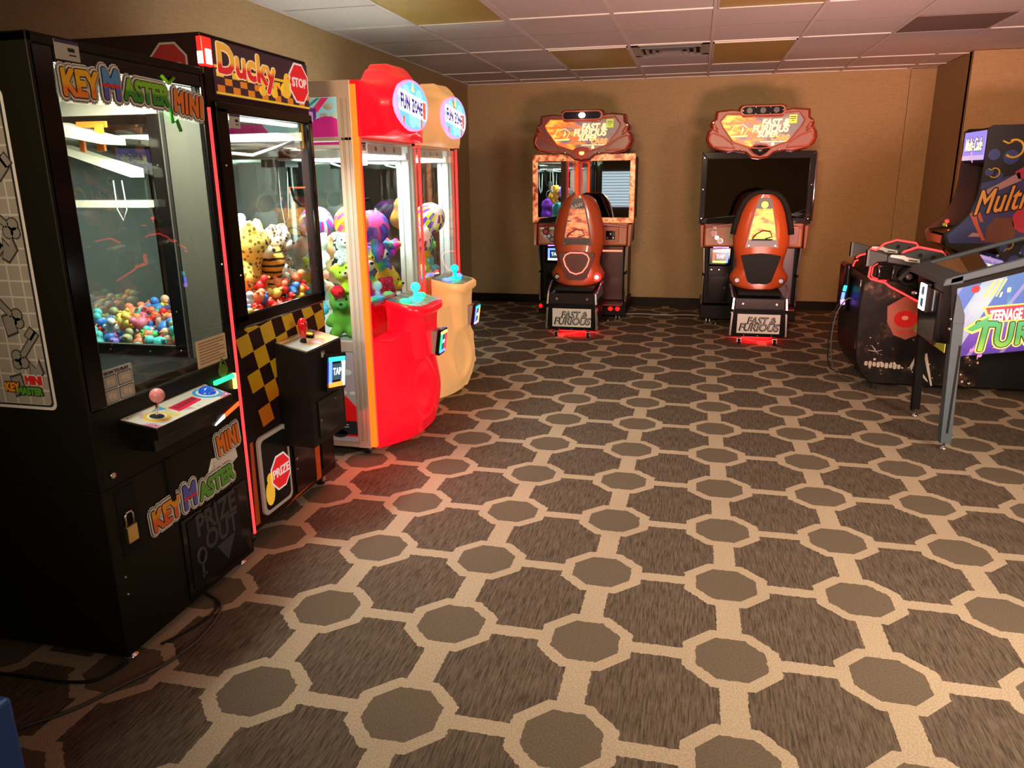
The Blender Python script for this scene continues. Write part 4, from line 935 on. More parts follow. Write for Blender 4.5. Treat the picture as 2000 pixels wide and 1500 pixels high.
def plush(kind, loc, s, body, snout, rot, label, cat='soft toy', ears='round', group=None, tummy=None):
    """soft toy about 1 unit long before scaling: one continuous body mesh, eyes, nose and ears as parts"""
    R = Matrix.Rotation(rot[2],3,'Z') @ Matrix.Rotation(rot[1],3,'Y') @ Matrix.Rotation(rot[0],3,'X')
    L = Vector(loc); P = lambda x,y,z: tuple(R @ (Vector((x,y,z))*s))
    t_ = empty(kind, loc); tag(t_, label, cat, group)
    import bmesh
    def skin(name, balls, m):
        mb_ = D.metaballs.new('mb'); mb_.resolution = .045*s*1.6; mb_.threshold = .3
        for (c, r) in balls:
            e = mb_.elements.new(); e.co = P(*c); e.radius = r*s*1.45
        ob = D.objects.new('mbtmp%d' % len(D.objects), mb_); COL.objects.link(ob); bpy.context.view_layer.update()
        me = D.meshes.new_from_object(ob.evaluated_get(bpy.context.evaluated_depsgraph_get())); D.objects.remove(ob); D.metaballs.remove(mb_)
        me.materials.clear(); me.materials.append(m); me.name = name
        for p in me.polygons: p.use_smooth = True
        o_ = D.objects.new(name, me); COL.objects.link(o_); o_.parent = t_; return o_
    er = []
    if ears == 'round': er = [((.05,.20,.62),.09),((.05,-.20,.62),.09)]
    elif ears == 'cat': er = [((.04,.19,.62),.08),((.03,.21,.69),.05),((.04,-.19,.62),.08),((.03,-.21,.69),.05)]
    elif ears == 'long': er = [((0,.12,.68),.07),((0,.15,.78),.065),((0,.16,.88),.05),((0,-.12,.68),.07),((0,-.15,.78),.065),((0,-.16,.88),.05)]
    body_ = skin('body', [((0,0,0),.24),((0,0,.14),.20),((.03,0,.42),.26),((.06,.08,.40),.18),((.06,-.08,.40),.18),
        ((.08,.22,.08),.10),((.15,.28,.0),.09),((.08,-.22,.08),.10),((.15,-.28,.0),.09),((.16,.15,-.18),.12),((.28,.18,-.20),.10),((.16,-.15,-.18),.12),((.28,-.18,-.20),.10)]+er, body)
    mbs = MB(); mbs.frame((tuple(L),)+tuple(tuple(R.col[k]*s) for k in range(3)))
    mbs.ell((.24,0,.36),(.11,.13,.10),nu=14,nv=9)
    mbs.build('muzzle', snout, t_)
    k = MB((tuple(L),)+tuple(tuple(R.col[k]*s) for k in range(3)))
    k.ell((.345,0,.40),(.03,.04,.025),nu=10,nv=6); k.ell((.252,.10,.48),.028,nu=10,nv=6); k.ell((.252,-.10,.48),.028,nu=10,nv=6)
    k.build('eyes_and_nose', pm('black'), t_)
    if tummy:
        k = MB((tuple(L),)+tuple(tuple(R.col[k]*s) for k in range(3))); k.ell((.13,0,.02),(.12,.16,.19),nu=12,nv=8); k.build('tummy', tummy, t_)
    return t_
LEO = spotted('leopard_plush', (0.80,0.55,0.12), (0.22,0.12,0.03), 46, .36); TIG = striped('tiger_plush', (0.75,0.32,0.05), (0.03,0.02,0.01), 230, 2)
SNO = spotted('grey_leopard_plush', (0.50,0.42,0.30), (0.10,0.07,0.05), 60, .38)
COW = spotted('pebble_plush', (0.02,0.02,0.02), (0.80,0.78,0.76), 22, .48); RB = rainbow('rainbow_plush'); RB2 = rainbow('rainbow_plush_upright', 7, 2)
# toys in the duck machine
plush('plush_leopard', (-1.93,2.98,1.10), .33, LEO, pm('cream'), (0,0.25,.3), 'yellow spotted leopard soft toy lying on the red ducks', ears='cat')
plush('plush_tiger', (-1.87,3.10,1.05), .22, TIG, pm('white'), (0.3,0.2,.3), 'orange striped tiger soft toy below the leopard in the duck machine', ears='round')
plush('plush_leopard', (-1.90,3.20,1.12), .26, SNO, pm('grey'), (0,.1,.1), 'grey brown spotted soft toy beside the yellow leopard, at the duck machine\'s far side', ears='round')
plush('plush_bear', (-2.12,2.92,1.12), .36, pm('orange'), pm('orange'), (0,.3,.5), 'fluffy orange soft toy behind the yellow leopard', ears='round')
plush('plush_bear', (-1.98,2.80,1.06), .24, pm('orange'), pm('peach'), (0,.5,-.4), 'small orange soft toy at the near side of the yellow leopard', ears='round')
plush('plush_bear', (-2.10,3.16,1.17), .26, pm('white'), pm('teal'), (0,.2,.2), 'white and teal soft toy behind the grey spotted one in the duck machine', ears='round')
# fun zone interiors: placed by layers
def fz_fill(ox, oy):
    X, Y = -1.65+ox, 3.66+oy
    return lambda a, b, z: (X-a, Y+b, z)
q = fz_fill(0,0)
striped_ball('plush_ball', q(.26,.28,1.20), .095, ('orange','pink','yellow'), (.3,.8,.2), 'pink and orange striped soft ball on top of the red machine\'s pile')
striped_ball('plush_ball', q(.50,.40,1.20), .095, ('blue','magenta','white'), (.9,.3,.6), 'blue and magenta striped soft ball at the back of the red machine')
striped_ball('plush_ball', q(.20,.52,1.17), .10, ('blue','purple','pink'), (.9,-.5,1.0), 'blue, purple and pink striped soft ball atop the rainbow toys')
plush('plush_bear', q(.18,.28,.91), .34, RB2, pm('white'), (0,0,-.35), 'white faced teddy bear with rainbow fur at the red machine\'s front pane', tummy=pm('pink'))
plush('plush_bear', q(.16,.52,1.06), .25, RB, pm('white'), (1.2,.2,.1), 'rainbow banded soft toy lying on its side above the white faced bear')
plush('plush_bear', q(.15,.62,1.10), .22, rainbow('rainbow_plush_b',12,1), pm('white'), (.2,-.9,.4), 'rainbow soft toy with pale head at the red machine\'s far post')
plush('plush_rabbit', q(.15,.58,.78), .30, pm('gold'), pm('yellow'), (0,.1,.2), 'golden yellow soft toy upright by the red machine\'s far post', ears='round')
plush('plush_bear', q(.14,.42,.78), .26, spotted('crimson_plush',(0.60,0.02,0.08),(0.75,0.3,0.35),60,.2), pm('magenta'), (0,.4,.1), 'crimson speckled soft toy under the white faced bear', ears='round')
plush('plush_monkey', q(.12,.17,.76), .22, pm('red'), pm('peach'), (0,0,-.5), 'small orange red soft toy behind the prize door of the red machine')
plush('plush_cow', q(.22,.24,1.04), .26, COW, pm('white'), (0,.2,-1.0), 'black soft toy with white and crimson pebble spots in the red machine', ears='round')
plush('plush_bear', q(.33,.13,1.08), .20, pm('white'), pm('white'), (0,0,-1.4), 'white soft toy under the pink striped ball, near side of the red machine')
plush('plush_bear', q(.16,.12,1.10), .18, spotted('speckled_white_plush',(0.8,0.8,0.8),(0.2,0.4,0.4),70,.25), pm('white'), (0,0,-1.2), 'white speckled soft toy against the red machine\'s near post')
plush('plush_dog', q(.14,.13,.95), .20, pm('lime'), pm('cream'), (.6,0,-1.0), 'lime green soft toy with cream muzzle low by the red machine\'s near post')
plush('plush_frog', q(.20,.13,.74), .27, pm('leaf'), pm('green'), (0,0,-1.3), 'leafy green soft toy at the bottom of the red machine\'s side window')
plush('plush_bear', q(.37,.13,.80), .24, pm('sky'), pm('teal'), (0,0,-1.5), 'sky blue soft toy beside the green one in the red machine')
plush('plush_bear', q(.36,.12,.98), .17, pm('yellow'), pm('cream'), (0,.3,-1.4), 'yellow soft toy above the sky blue one in the red machine')
plush('plush_crab', q(.20,.10,.90), .13, pm('red'), pm('red'), (0,1.2,-1.4), 'little red soft toy between the green and the lime ones')
plush('plush_bear', q(.50,.15,.74), .24, pm('teal'), pm('sky'), (0,0,-1.2), 'teal soft toy low at the back of the red machine\'s side window')
plush('plush_bear', q(.48,.65,.95), .34, pm('tan'), pm('cream'), (0,0,.2), 'tan teddy bear at the back of the red machine')
plush('plush_bear', q(.52,.35,.95), .34, pm('peach'), pm('cream'), (0,0,.0), 'peach teddy bear at the back of the red machine')
q = fz_fill(-.05,.91)
striped_ball('plush_ball', q(.14,.50,1.16), .105, ('purple','lime','white'), (.5,.7,.2), 'purple, lime and white striped soft ball highest in the cream machine')
striped_ball('plush_ball', q(.16,.30,1.08), .095, ('purple','lime','white'), (1.2,.2,.9), 'purple and lime striped soft ball lower left in the cream machine')
plush('plush_bear', q(.30,.45,1.22), .24, pm('orange'), pm('orange'), (0,.3,.4), 'orange soft toy behind the striped balls in the cream machine')
plush('plush_duck', q(.13,.36,.90), .26, pm('yellow'), pm('gold'), (0,0,.1), 'yellow soft toy below the striped balls in the cream machine')
plush('plush_bear', q(.20,.62,.92), .32, pm('teal'), pm('leaf'), (0,0,.2), 'teal soft toy at the cream machine\'s far post')
plush('plush_bear', q(.14,.20,.76), .26, pm('magenta'), pm('peach'), (0,0,0), 'magenta soft toy low in the cream machine')
plush('plush_bear', q(.14,.46,.74), .24, pm('peach'), pm('cream'), (0,0,0), 'peach soft toy behind the cream machine\'s joystick')
plush('plush_bear', q(.42,.25,.95), .34, pm('purple'), pm('grey'), (0,0,0), 'purple soft toy at the back of the cream machine')

# ================================================================ DRIVING CABINETS
RBP = mat('red_brown_gloss_shell', (0.22,0.026,0.007), .36, coat=.15)
RBD = mat('red_brown_dark_shell', (0.14,0.015,0.006), .32, coat=.3)
DASH = mat('dash_orange_brown', (0.30,0.070,0.020), .35, coat=.3)
def flame_mat(name, es, dark=(0.10,0.07,0.07)):
    m = mat(name, (0.5,0.2,0.05), .35); t = NT(m); co = t.coords(); x = t.xyz(co)[0]
    n = t.noise(t.mapping(co,(5,5,14)), 1.6, 4, .6)
    f = t.m('ADD', n, t.m('MULTIPLY', x, -.55))
    c = t.ramp(f, [(.38,dark),(.50,(0.20,0.13,0.12)),(.58,(0.75,0.10,0.01)),(.68,(0.95,0.35,0.03)),(.80,(1.0,0.70,0.12))])
    t.base(c); t.emis(c, es); return m
SCR = mat('dark_mirror_screen', (0.42,0.44,0.44), .015, 1.0)
def racing(cx, label, lit):
    Y = 8.0
    r = empty('racing_arcade_cabinet', (cx, Y, 0)); tag(r, label, 'arcade machine', 'driving cabinets')
    fY = lambda x, y, z: VY(cx+x, y, z)
    # base and body
    m = MB(fY(0,8.7,0)); m.box(-.47,.47,.06,.20,0,.70); m.build('base', BLK, r, bevel=.006)
    bd = MB().box(cx-.45,cx+.45,8.12,8.75,.20,.80); bd.box(cx-.48,cx+.48,8.10,8.75,.80,1.05); bd.box(cx-.50,cx+.50,8.06,8.75,1.05,1.70); bd.box(cx-.40,cx+.40,8.1,8.75,1.70,2.02)
    bd.build('cabinet_body', BLK, r, bevel=.008)
    for s_ in (-1,1):
        MB().hexa([(cx+s_*.452,8.02,.205),(cx+s_*.468,8.02,.205),(cx+s_*.468,8.10,.205),(cx+s_*.452,8.10,.205),(cx+s_*.445,7.98,.50),(cx+s_*.461,7.98,.50),(cx+s_*.461,8.10,.50),(cx+s_*.445,8.10,.50)]).build('side_rail', CHR, r, bevel=.002)
        MB().hexa([(cx+s_*.443,7.98,.53),(cx+s_*.457,7.98,.53),(cx+s_*.457,8.10,.53),(cx+s_*.443,8.10,.53),(cx+s_*.455,7.96,.79),(cx+s_*.469,7.96,.79),(cx+s_*.469,8.10,.79),(cx+s_*.455,8.10,.79)]).build('side_rail', CHR, r, bevel=.002)
        bx('rail_joint', RUB, r, cx+s_*.452-.014, cx+s_*.452+.014, 8.0, 8.1, .50, .53)
        MB().hexa([(cx+s_*.44,8.02,.20),(cx+s_*.455,8.02,.20),(cx+s_*.455,8.30,.20),(cx+s_*.44,8.30,.20),(cx+s_*.44,7.97,.80),(cx+s_*.455,7.97,.80),(cx+s_*.455,8.30,.80),(cx+s_*.44,8.30,.80)]).build('side_panel', BLKG, r)
    bx('footwell', mat('footwell_dark_red',(0.05,0.008,0.01),.3), r, cx-.16, cx+.42, 8.10, 8.116, .22, .78)
    bx('footwell_floor', mat('footwell_tread',(0.16,0.015,0.015),.4), r, cx-.16, cx+.44, 7.86, 8.12, .185, .205, bevel=.004)
    if lit: MB().tube([(cx+.19,8.09,.735),(cx+.41,8.09,.735)], .009, 8).build('light_bar', mat('coral_neon',(1,.15,.08),.5,emit=(1,.16,.08),es=2.5), r)
    for px_ in (.31,.385) if lit else ():
        MB().ell((cx+px_,7.99,.135),(.026,.02,.024)).build('floor_lamp_lens', mat('red_lens',(0.8,0.02,0.02),.25,emit=(1,.01,.01),es=1.2), r)
    if lit: MB().ell((cx-.445,7.99,.145),(.02,.02,.024)).build('floor_lamp_lens', mat('red_lens'), r)
    # coin door and card reader on the left of the body
    bx('coin_door', mat('satin_black'), r, cx-.405, cx-.20, 8.06, 8.12, .23, .60, bevel=.004)
    bx('coin_door_plate', BLKG, r, cx-.395, cx-.21, 8.052, 8.06, .24, .50, bevel=.003)
    screws(r, [(cx-.235,8.052,.375),(cx-.375,8.058,.56),(cx-.30,8.058,.56)], (0,-1,0), .009)
    bx('reader_housing', BLKG, r, cx-.41, cx-.19, 8.03, 8.12, .61, .79, bevel=.01)
    card_reader(r, fY(-.295, 8.03, .700), .150, .125, (mat('lilac_led',(.5,.4,1),.5,emit=(.5,.4,1),es=3),L_BLU,mat('lime_led',(.4,.9,.1),.5,emit=(.4,.95,.1),es=2.5),mat('redorange2',(1,.1,.05),.5,emit=(1,.08,.03),es=3)) if not lit else (L_BLU,L_CYA,L_W2,L_BLU))
    MB().tube([(cx-.37,8.02,.79),(cx-.30,8.0,.795),(cx-.22,8.02,.79)],.006,8).build('reader_top_light', L_PUR, r)
    # dashboard
    m = MB(); m.hexa([(cx-.47,7.93,.80),(cx+.47,7.93,.80),(cx+.47,8.15,.80),(cx-.47,8.15,.80),(cx-.475,7.97,1.05),(cx+.475,7.97,1.05),(cx+.475,8.15,1.05),(cx-.475,8.15,1.05)])
    ds = m.build('dashboard', DASH, r, bevel=.02)
    for s_ in (-1,1):
        MB().hexa([(cx+s_*.475,7.90,.79),(cx+s_*.50,7.90,.80),(cx+s_*.50,8.14,.80),(cx+s_*.475,8.14,.79),(cx+s_*.475,7.94,1.02),(cx+s_*.515,7.94,1.02),(cx+s_*.515,8.14,1.02),(cx+s_*.475,8.14,1.02)]).build('dash_cheek', RBP if not lit else DASH, ds, bevel=.006)
        MB().hexa([(cx+s_*.03,7.90,1.02),(cx+s_*.46,7.945,.985),(cx+s_*.46,7.96,.985),(cx+s_*.03,7.96,1.02),(cx+s_*.03,7.90,1.06),(cx+s_*.46,7.945,1.005),(cx+s_*.46,7.96,1.005),(cx+s_*.03,7.96,1.06)]).build('dash_brow', RBP, ds, bevel=.004)
    def gauge(x, z, rad, c):
        g = MB().cyl((cx+x,7.945,z),(cx+x,7.925,z),rad,n=20).build('gauge_rim', BLKG, ds); MB().cyl((cx+x,7.926,z),(cx+x,7.922,z),rad*.72,n=20).build('gauge_face', c, g)
    gauge(-.38,.94,.034,mat('gauge_red',(.35,.02,.02),.3)); gauge(-.345,.895,.024,CHR); gauge(-.31,.862,.028,mat('gauge_grey',(.3,.3,.3),.3)); gauge(-.37,.985,.022,mat('gauge_red'))
    if lit:
        MB(fY(.30,7.928,.915)).prism(rrect(.17,.16,.02),0,.012).build('panel_surround', DASH, ds, bevel=.004)
        bx('black_panel', BLKG, ds, cx+.255, cx+.345, 7.91, 7.918, .865, .955)
        screws(ds, [(cx+.27,7.91,.88),(cx+.33,7.91,.88),(cx+.30,7.91,.92)], (0,-1,0), .011)
        MB().cyl((cx+.19,7.945,.845),(cx+.19,7.92,.845),.022).build('start_button', mat('dark_green_button',(0.01,0.10,0.06),.3), ds)
        gauge(.155,.93,.036,DRK)
    else:
        MB(fY(-.19,7.93,.945)).box(-.040,.040,-.050,.050,0,.006).build('keypad', mat('keypad_buff',(0.35,0.30,0.22),.5), ds)
        mk = MB(fY(-.19,7.924,.945))
        for i in range(3):
            for j in range(4): mk.box(-.032+i*.024,-.014+i*.024,-.042+j*.022,-.026+j*.022,0,.003)
        mk.build('keypad_buttons', mat('keypad_grey',(0.22,0.20,0.17),.5), ds)
        MB(fY(.37,7.93,.92)).prism(rrect(.11,.18,.015),0,.008).build('shifter_plate', RBP, ds, bevel=.003)
        for z in (.965,.925,.885): gauge(.315,z,.016,mat('lamp_pale',(.6,.55,.5),.3))
        MB().ell((cx+.365,7.915,.98),.016).build('shifter_knob', CHR, ds)
    w = MB().tube([(cx+.03+.15*math.cos(a),7.80+.05*math.sin(a),.97+.14*math.sin(a)) for a in [k*PI/12 for k in range(24)]],.016,8,closed=True); w.build('steering_wheel', BLKM, r)
    MB().cyl((cx+.03,7.80,.97),(cx+.03,7.95,.94),.035).box(cx-.11,cx+.17,7.795,7.812,.955,.985).build('steering_column', BLKM, r)
    # monitor
    bz = mat('glowing_bezel', (0.45,0.14,0.05), .3) if lit else BLKG
    if lit and not bz.get('d'):
        bz['d'] = 1; t = NT(bz); n_ = t.noise(t.coords(), 13, 3); c = t.ramp(n_, [(.35,(0.22,0.02,0.01)),(.48,(0.75,0.22,0.08)),(.60,(0.95,0.50,0.22)),(.72,(0.35,0.05,0.02))]); t.base(c); t.emis(c, .35)
    if not lit: bz = mat('gloss_black_bezel', (0.02,0.018,0.02), .10, coat=1)
    m = MB(fY(0,7.995,0)); x0,x1,z0,z1 = -.528,.528,1.03,1.715; a0,a1,b0,b1 = -.475,.475,1.085,1.648
    m.prism([(x0,z0),(x1,z0),(a1,b0),(a0,b0)],0,.028).prism([(x1,z0),(x1,z1),(a1,b1),(a1,b0)],0,.028).prism([(x1,z1),(x0,z1),(a0,b1),(a1,b1)],0,.028).prism([(x0,z1),(x0,z0),(a0,b0),(a0,b1)],0,.028)
    m.build('monitor_bezel', bz, r, bevel=.006)
    bx('monitor_back', BLK, r, cx-.52, cx+.52, 8.0, 8.10, 1.035, 1.71, bevel=.01)
    bx('screen', SCR, r, cx-.476, cx+.476, 7.985, 7.999, 1.084, 1.649)
    if not lit:
        MB().tube([(cx+.528,7.96,1.06),(cx+.532,7.955,1.3),(cx+.53,7.96,1.70)],.012,8).build('bezel_trim', CHR, r)
        screws(r, [(cx-.505,7.967,1.66),(cx-.505,7.967,1.36),(cx-.505,7.967,1.08),(cx+.50,7.967,1.08),(cx+.505,7.967,1.4)], (0,-1,0), .008)
    MB().hexa([(cx-.46,7.86,1.03),(cx-.05,7.84,1.055),(cx-.05,7.99,1.055),(cx-.46,7.99,1.03),(cx-.44,7.93,1.075),(cx-.05,7.90,1.12),(cx-.05,7.99,1.12),(cx-.44,7.99,1.075)]).build('wheel_cowl', BLKM, r, bevel=.006)
    # marquee
    half = [(0,1.642),(.075,1.652),(.13,1.700),(.24,1.715),(.30,1.705),(.43,1.735),(.485,1.775),(.507,1.84),(.495,1.895),(.462,1.925),(.472,1.965),(.462,1.99),(.432,2.015),(.425,2.085),(.28,2.098),(.21,2.085)]
    out = half + [(.215,2.12),(.17,2.135),(-.17,2.135),(-.215,2.12)] + [(-a,b) for a,b in half[::-1][:-1]]
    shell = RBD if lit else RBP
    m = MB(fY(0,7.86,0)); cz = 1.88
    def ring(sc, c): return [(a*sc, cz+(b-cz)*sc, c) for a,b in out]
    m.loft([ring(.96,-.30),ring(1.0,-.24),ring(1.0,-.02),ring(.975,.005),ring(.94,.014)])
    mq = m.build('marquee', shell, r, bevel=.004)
    gp = [(0,1.742),(.10,1.752),(.245,1.80),(.345,1.93),(.372,1.985),(.318,2.052),(.19,2.042),(.175,2.02),(-.175,2.02),(-.19,2.042),(-.318,2.045),(-.372,1.985),(-.345,1.93),(-.245,1.80),(-.10,1.752)]
    rimm = mat('marquee_rim', (0.36,0.055,0.022), .3, coat=.3)
    m = MB(fY(0,7.86,0)); e = MB(fY(0,7.86,0)).tube([(a*1.02,1.90+(b-1.90)*1.03,.020) for a,b in gp],.008,6,closed=True).build('marquee_rim', rimm, mq)
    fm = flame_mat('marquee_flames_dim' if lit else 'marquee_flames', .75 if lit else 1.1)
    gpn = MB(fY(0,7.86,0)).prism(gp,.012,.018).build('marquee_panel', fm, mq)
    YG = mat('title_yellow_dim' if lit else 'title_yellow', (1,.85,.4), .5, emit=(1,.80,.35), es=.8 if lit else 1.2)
    OG = mat('title_orange', (.9,.3,.05), .5, emit=(1,.30,.05), es=.9)
    GYT = mat('title_backing', (.35,.30,.27), .5, emit=(.35,.27,.2), es=.4)
    for s_, x_, z_, sz in (('FAST &',.115,1.965,.085),('FURIOUS',.075,1.912,.088),('SUPER',.055,1.862,.070),('CARS',.165,1.828,.070)):
        o_ = fY(x_,7.841,z_); col = OG if s_ == 'CARS' else YG
        text(s_, o_, sz, GYT, gpn, 'title_shadow', offset=.007, shear=.25, sx=.92)
        text(s_, fY(x_,7.839,z_), sz, col, gpn, 'title', offset=.0025, shear=.25, sx=.92)
    MB(fY(0,7.842,0)).box(-.005,.235,1.793,1.800,0,.001).prism(ngon(10,.016,.11,1.775),0,.001).build('title_line', YG, gpn)
    cr_ = MB(fY(-.19,7.842,1.90)).tube([(-.10,-.03,.001),(-.06,.04,.001),(.02,.055,.001),(.07,.02,.001),(.03,-.05,.001)],.005,5).prism([(-.08,-.06),(.06,-.055),(.07,-.04),(-.09,-.045)],0,.001).prism([(0,-.03),(.02,.04),(.03,.0)],0,.001)
    cr_.build('car_drawing', mat('drawing_yellow',(.9,.8,.3),.5,emit=(.9,.75,.25),es=.7), gpn)
    MB(fY(.275,7.842,1.995)).box(-.035,.035,-.038,.040,0,.002).build('green_sticker', mat('sticker_lime',(.50,.75,.08),.5,emit=(.5,.8,.08),es=.35 if not lit else .12), gpn)
    MB(fY(.275,7.8398,1.995)).box(-.025,.025,.018,.024,0,.0008).box(-.025,.025,.002,.007,0,.0008).box(-.01,.01,-.015,-.010,0,.0008).build('green_sticker_print', DRK, gpn)
    MB(fY(0,7.846,2.077)).prism(rrect(.41,.092,.044),0,.022).build('light_bar_rim', rimm, mq, bevel=.004)
    lb = MB(fY(0,7.846,2.077)).prism(rrect(.375,.068,.033),.020,.026).build('light_bar_lens', mat('smoke_lens',(0.015,0.012,0.015),.12), mq)
    if lit: MB().ell((cx,7.822,2.078),(.034,.012,.026)).build('white_lamp', mat('blazing_white',(1,1,1),.5,emit=(.95,.97,1),es=14), lb)
    else:
        for k in (-.12,0,.12): MB().cyl((cx+k,7.822,2.077),(cx+k,7.814,2.077),.026,n=18).build('lamp', mat('lamp_unlit',(.05,.045,.05),.25), lb)
        screws(lb, [(cx-.065,7.82,2.105),(cx+.065,7.82,2.105),(cx-.065,7.82,2.048),(cx+.065,7.82,2.048),(cx-.178,7.82,2.077),(cx+.178,7.82,2.077)], (0,-1,0), .006)
    sg = [(.235,1.745),(.43,1.758),(.475,1.82),(.462,1.872),(.44,1.885),(.35,1.85),(.27,1.795)]
    for s_ in (-1,1):
        pp = [(a*s_,b) for a,b in sg]
        MB(fY(0,7.852,0)).tube([(a,b,.006) for a,b in pp],.009,6,closed=True).build('speaker_rim', rimm, mq)
        MB(fY(0,7.852,0)).prism(pp if s_>0 else pp[::-1],-.002,.003).build('speaker_grille', mat('speaker_maroon',(0.045,0.004,0.008),.5) if lit else BLKM, mq)
        MB(fY(s_*.40,7.855,1.96)).tube([(0,-.05,.01),(s_*.03,.0,.014),(s_*.06,.012,.01)],.008,6).tube([(-s_*.005,-.07,.01),(s_*.04,-.045,.014),(s_*.075,-.035,.01)],.008,6).build('shell_crease', rimm, mq)
        screws(mq, [(cx+s_*.445,7.85,1.975)], (0,-1,0), .010)
        MB().ell((cx+s_*.17,7.842,1.725),(.016,.008,.007)).build('chrome_stud', CHR, mq)
    em = [(-.10,1.735),(-.06,1.765),(0,1.775),(.06,1.765),(.10,1.735),(.06,1.69),(0,1.66),(-.06,1.69)]
    MB(fY(0,7.842,0)).tube([(a,b,.004) for a,b in em],.008,6,closed=True).build('emblem_rim', rimm, mq)
    el_ = MB(fY(0,7.842,0)).prism(em[::-1],-.004,.002).build('emblem', mat('emblem_red_dark',(0.12,0.006,0.004),.2,emit=(.5,.02,.01),es=.35) if lit else BLKG, mq)
    MB().ell((cx,7.838,1.722),(.026,.008,.020)).build('emblem_lamp', mat('amber_hot',(1,.3,.05),.5,emit=(1,.32,.06),es=6) if lit else mat('lamp_unlit'), el_)
    # platform between seat and cabinet
    MB().box(cx-.12,cx+.20,7.30,8.05,.10,.20).build('platform', BLK, r, bevel=.006)
    # seat shell
    sx = cx+.04
    W = [(.462,.14),(.475,.20),(.50,.232),(.54,.256),(.58,.262),(.62,.240),(.66,.212),(.72,.212),(.80,.232),(.88,.250),(.96,.250),(1.04,.238),(1.10,.222),(1.16,.208),(1.22,.185),(1.27,.158),(1.305,.122),(1.325,.080)]
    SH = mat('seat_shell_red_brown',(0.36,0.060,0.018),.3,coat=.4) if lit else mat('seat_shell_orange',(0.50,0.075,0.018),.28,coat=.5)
    n = 20; rings = []
    for z, hw in W:
        ringp = []
        bow = 0.0
        for k in range(n+1):
            u = -1+2*k/n; ringp.append((sx+u*hw, 7.32-bow*.6+.12*abs(u)**3.5 + .03*(z-.46), z))
        for k in range(n+1):
            u = 1-2*k/n; ringp.append((sx+u*hw*.97, 7.50-.03*(1-abs(u)**2)+.03*(z-.46), z))
        rings.append(ringp)
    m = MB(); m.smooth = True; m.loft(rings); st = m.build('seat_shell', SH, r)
    es_ = st.modifiers.new('edge','EDGE_SPLIT'); es_.split_angle = math.radians(50)
    def yb(u, z): return 7.32+.03*(z-.46)
    def seatpanel(pts, name, m_, parent, e=.008):
        pl2 = [(sx+a, yb(abs(a)/.24,b)-e, b) for a,b in pts]; nn = len(pl2)
        q = MB(); q.add(pl2+[(a,y+e+.055,z) for a,y,z in pl2], [tuple(range(nn)), tuple(range(2*nn-1,nn-1,-1))]+[(i,nn+i,nn+(i+1)%nn,(i+1)%nn) for i in range(nn)])
        return q.build(name, m_, parent)
    tp = [(-.130,.858),(-.07,.866),(0,.870),(.07,.866),(.130,.858),(.100,1.05),(.060,1.25),(.045,1.295),(-.045,1.295),(-.060,1.25),(-.100,1.05)]
    seatpanel([(a*1.12,.858+(b-.858)*1.02-.008) for a,b in tp], 'panel_trim', mat('panel_trim_brown',(0.12,0.02,0.008),.3), st, .006)
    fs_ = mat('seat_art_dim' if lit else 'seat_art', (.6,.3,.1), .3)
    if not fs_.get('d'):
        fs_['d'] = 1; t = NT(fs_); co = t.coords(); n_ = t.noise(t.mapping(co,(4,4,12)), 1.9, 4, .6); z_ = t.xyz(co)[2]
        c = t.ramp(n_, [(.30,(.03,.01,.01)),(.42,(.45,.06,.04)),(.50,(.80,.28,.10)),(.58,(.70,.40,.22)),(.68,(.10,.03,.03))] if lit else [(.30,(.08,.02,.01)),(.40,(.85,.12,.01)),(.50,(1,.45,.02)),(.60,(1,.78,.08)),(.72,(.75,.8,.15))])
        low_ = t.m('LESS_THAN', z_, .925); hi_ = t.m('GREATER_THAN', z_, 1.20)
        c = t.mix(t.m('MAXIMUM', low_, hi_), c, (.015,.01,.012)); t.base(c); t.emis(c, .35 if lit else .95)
    sp_ = seatpanel(tp, 'seat_back_picture', fs_, st, .012)
    if not lit: MB().cyl((sx,7.334,1.235),(sx,7.326,1.235),.030,n=14).build('picture_sun', mat('picture_sun',(1,.85,.1),.5,emit=(1,.85,.1),es=1), sp_)
    else: text('RAW', fY(.04,7.315,1.225), .05, mat('pale_text',(.6,.5,.5),.5), sp_, rot=.3)
    cars = MB(fY(.04,7.285,.955)); cars.tube([(-.09,-.02,0),(-.06,.02,0),(0,.055,0),(.06,.045,0),(.08,.0,0),(.02,-.02,0)],.006,5).prism([(-.10,-.035),(.08,-.035),(.09,-.02),(-.09,-.02)],-.001,.001).build('car_picture', DRK if not lit else mat('wine_print',(.25,.02,.05),.4), sp_)
    screws(sp_, [(sx-.115,7.31,.872),(sx+.115,7.31,.872)], (0,-1,0), .008)
    lp = [(-.175,.775),(-.09,.795),(0,.802),(.09,.795),(.175,.775),(.13,.62),(.105,.545),(.07,.522),(-.07,.522),(-.105,.545),(-.13,.62)]
    lwp = seatpanel(lp, 'lower_vent_panel', mat('vent_dark_red',(.06,.006,.006),.35) if lit else mat('vent_black',(.01,.008,.008),.5), st, .010)
    if lit: MB(fY(.04,0,0)).tube([(a,b,-(yb(abs(a)/.24,b)-.020)) for a,b in ((0,.785),(.06,.785),(.105,.765),(.125,.725),(.105,.66),(.06,.60),(0,.58),(-.06,.60),(-.105,.66),(-.125,.725),(-.105,.765),(-.06,.785))],.0055,6,closed=True).build('neon_loop', mat('pink_neon',(1,.2,.15),.5,emit=(1,.14,.10),es=3), lwp)
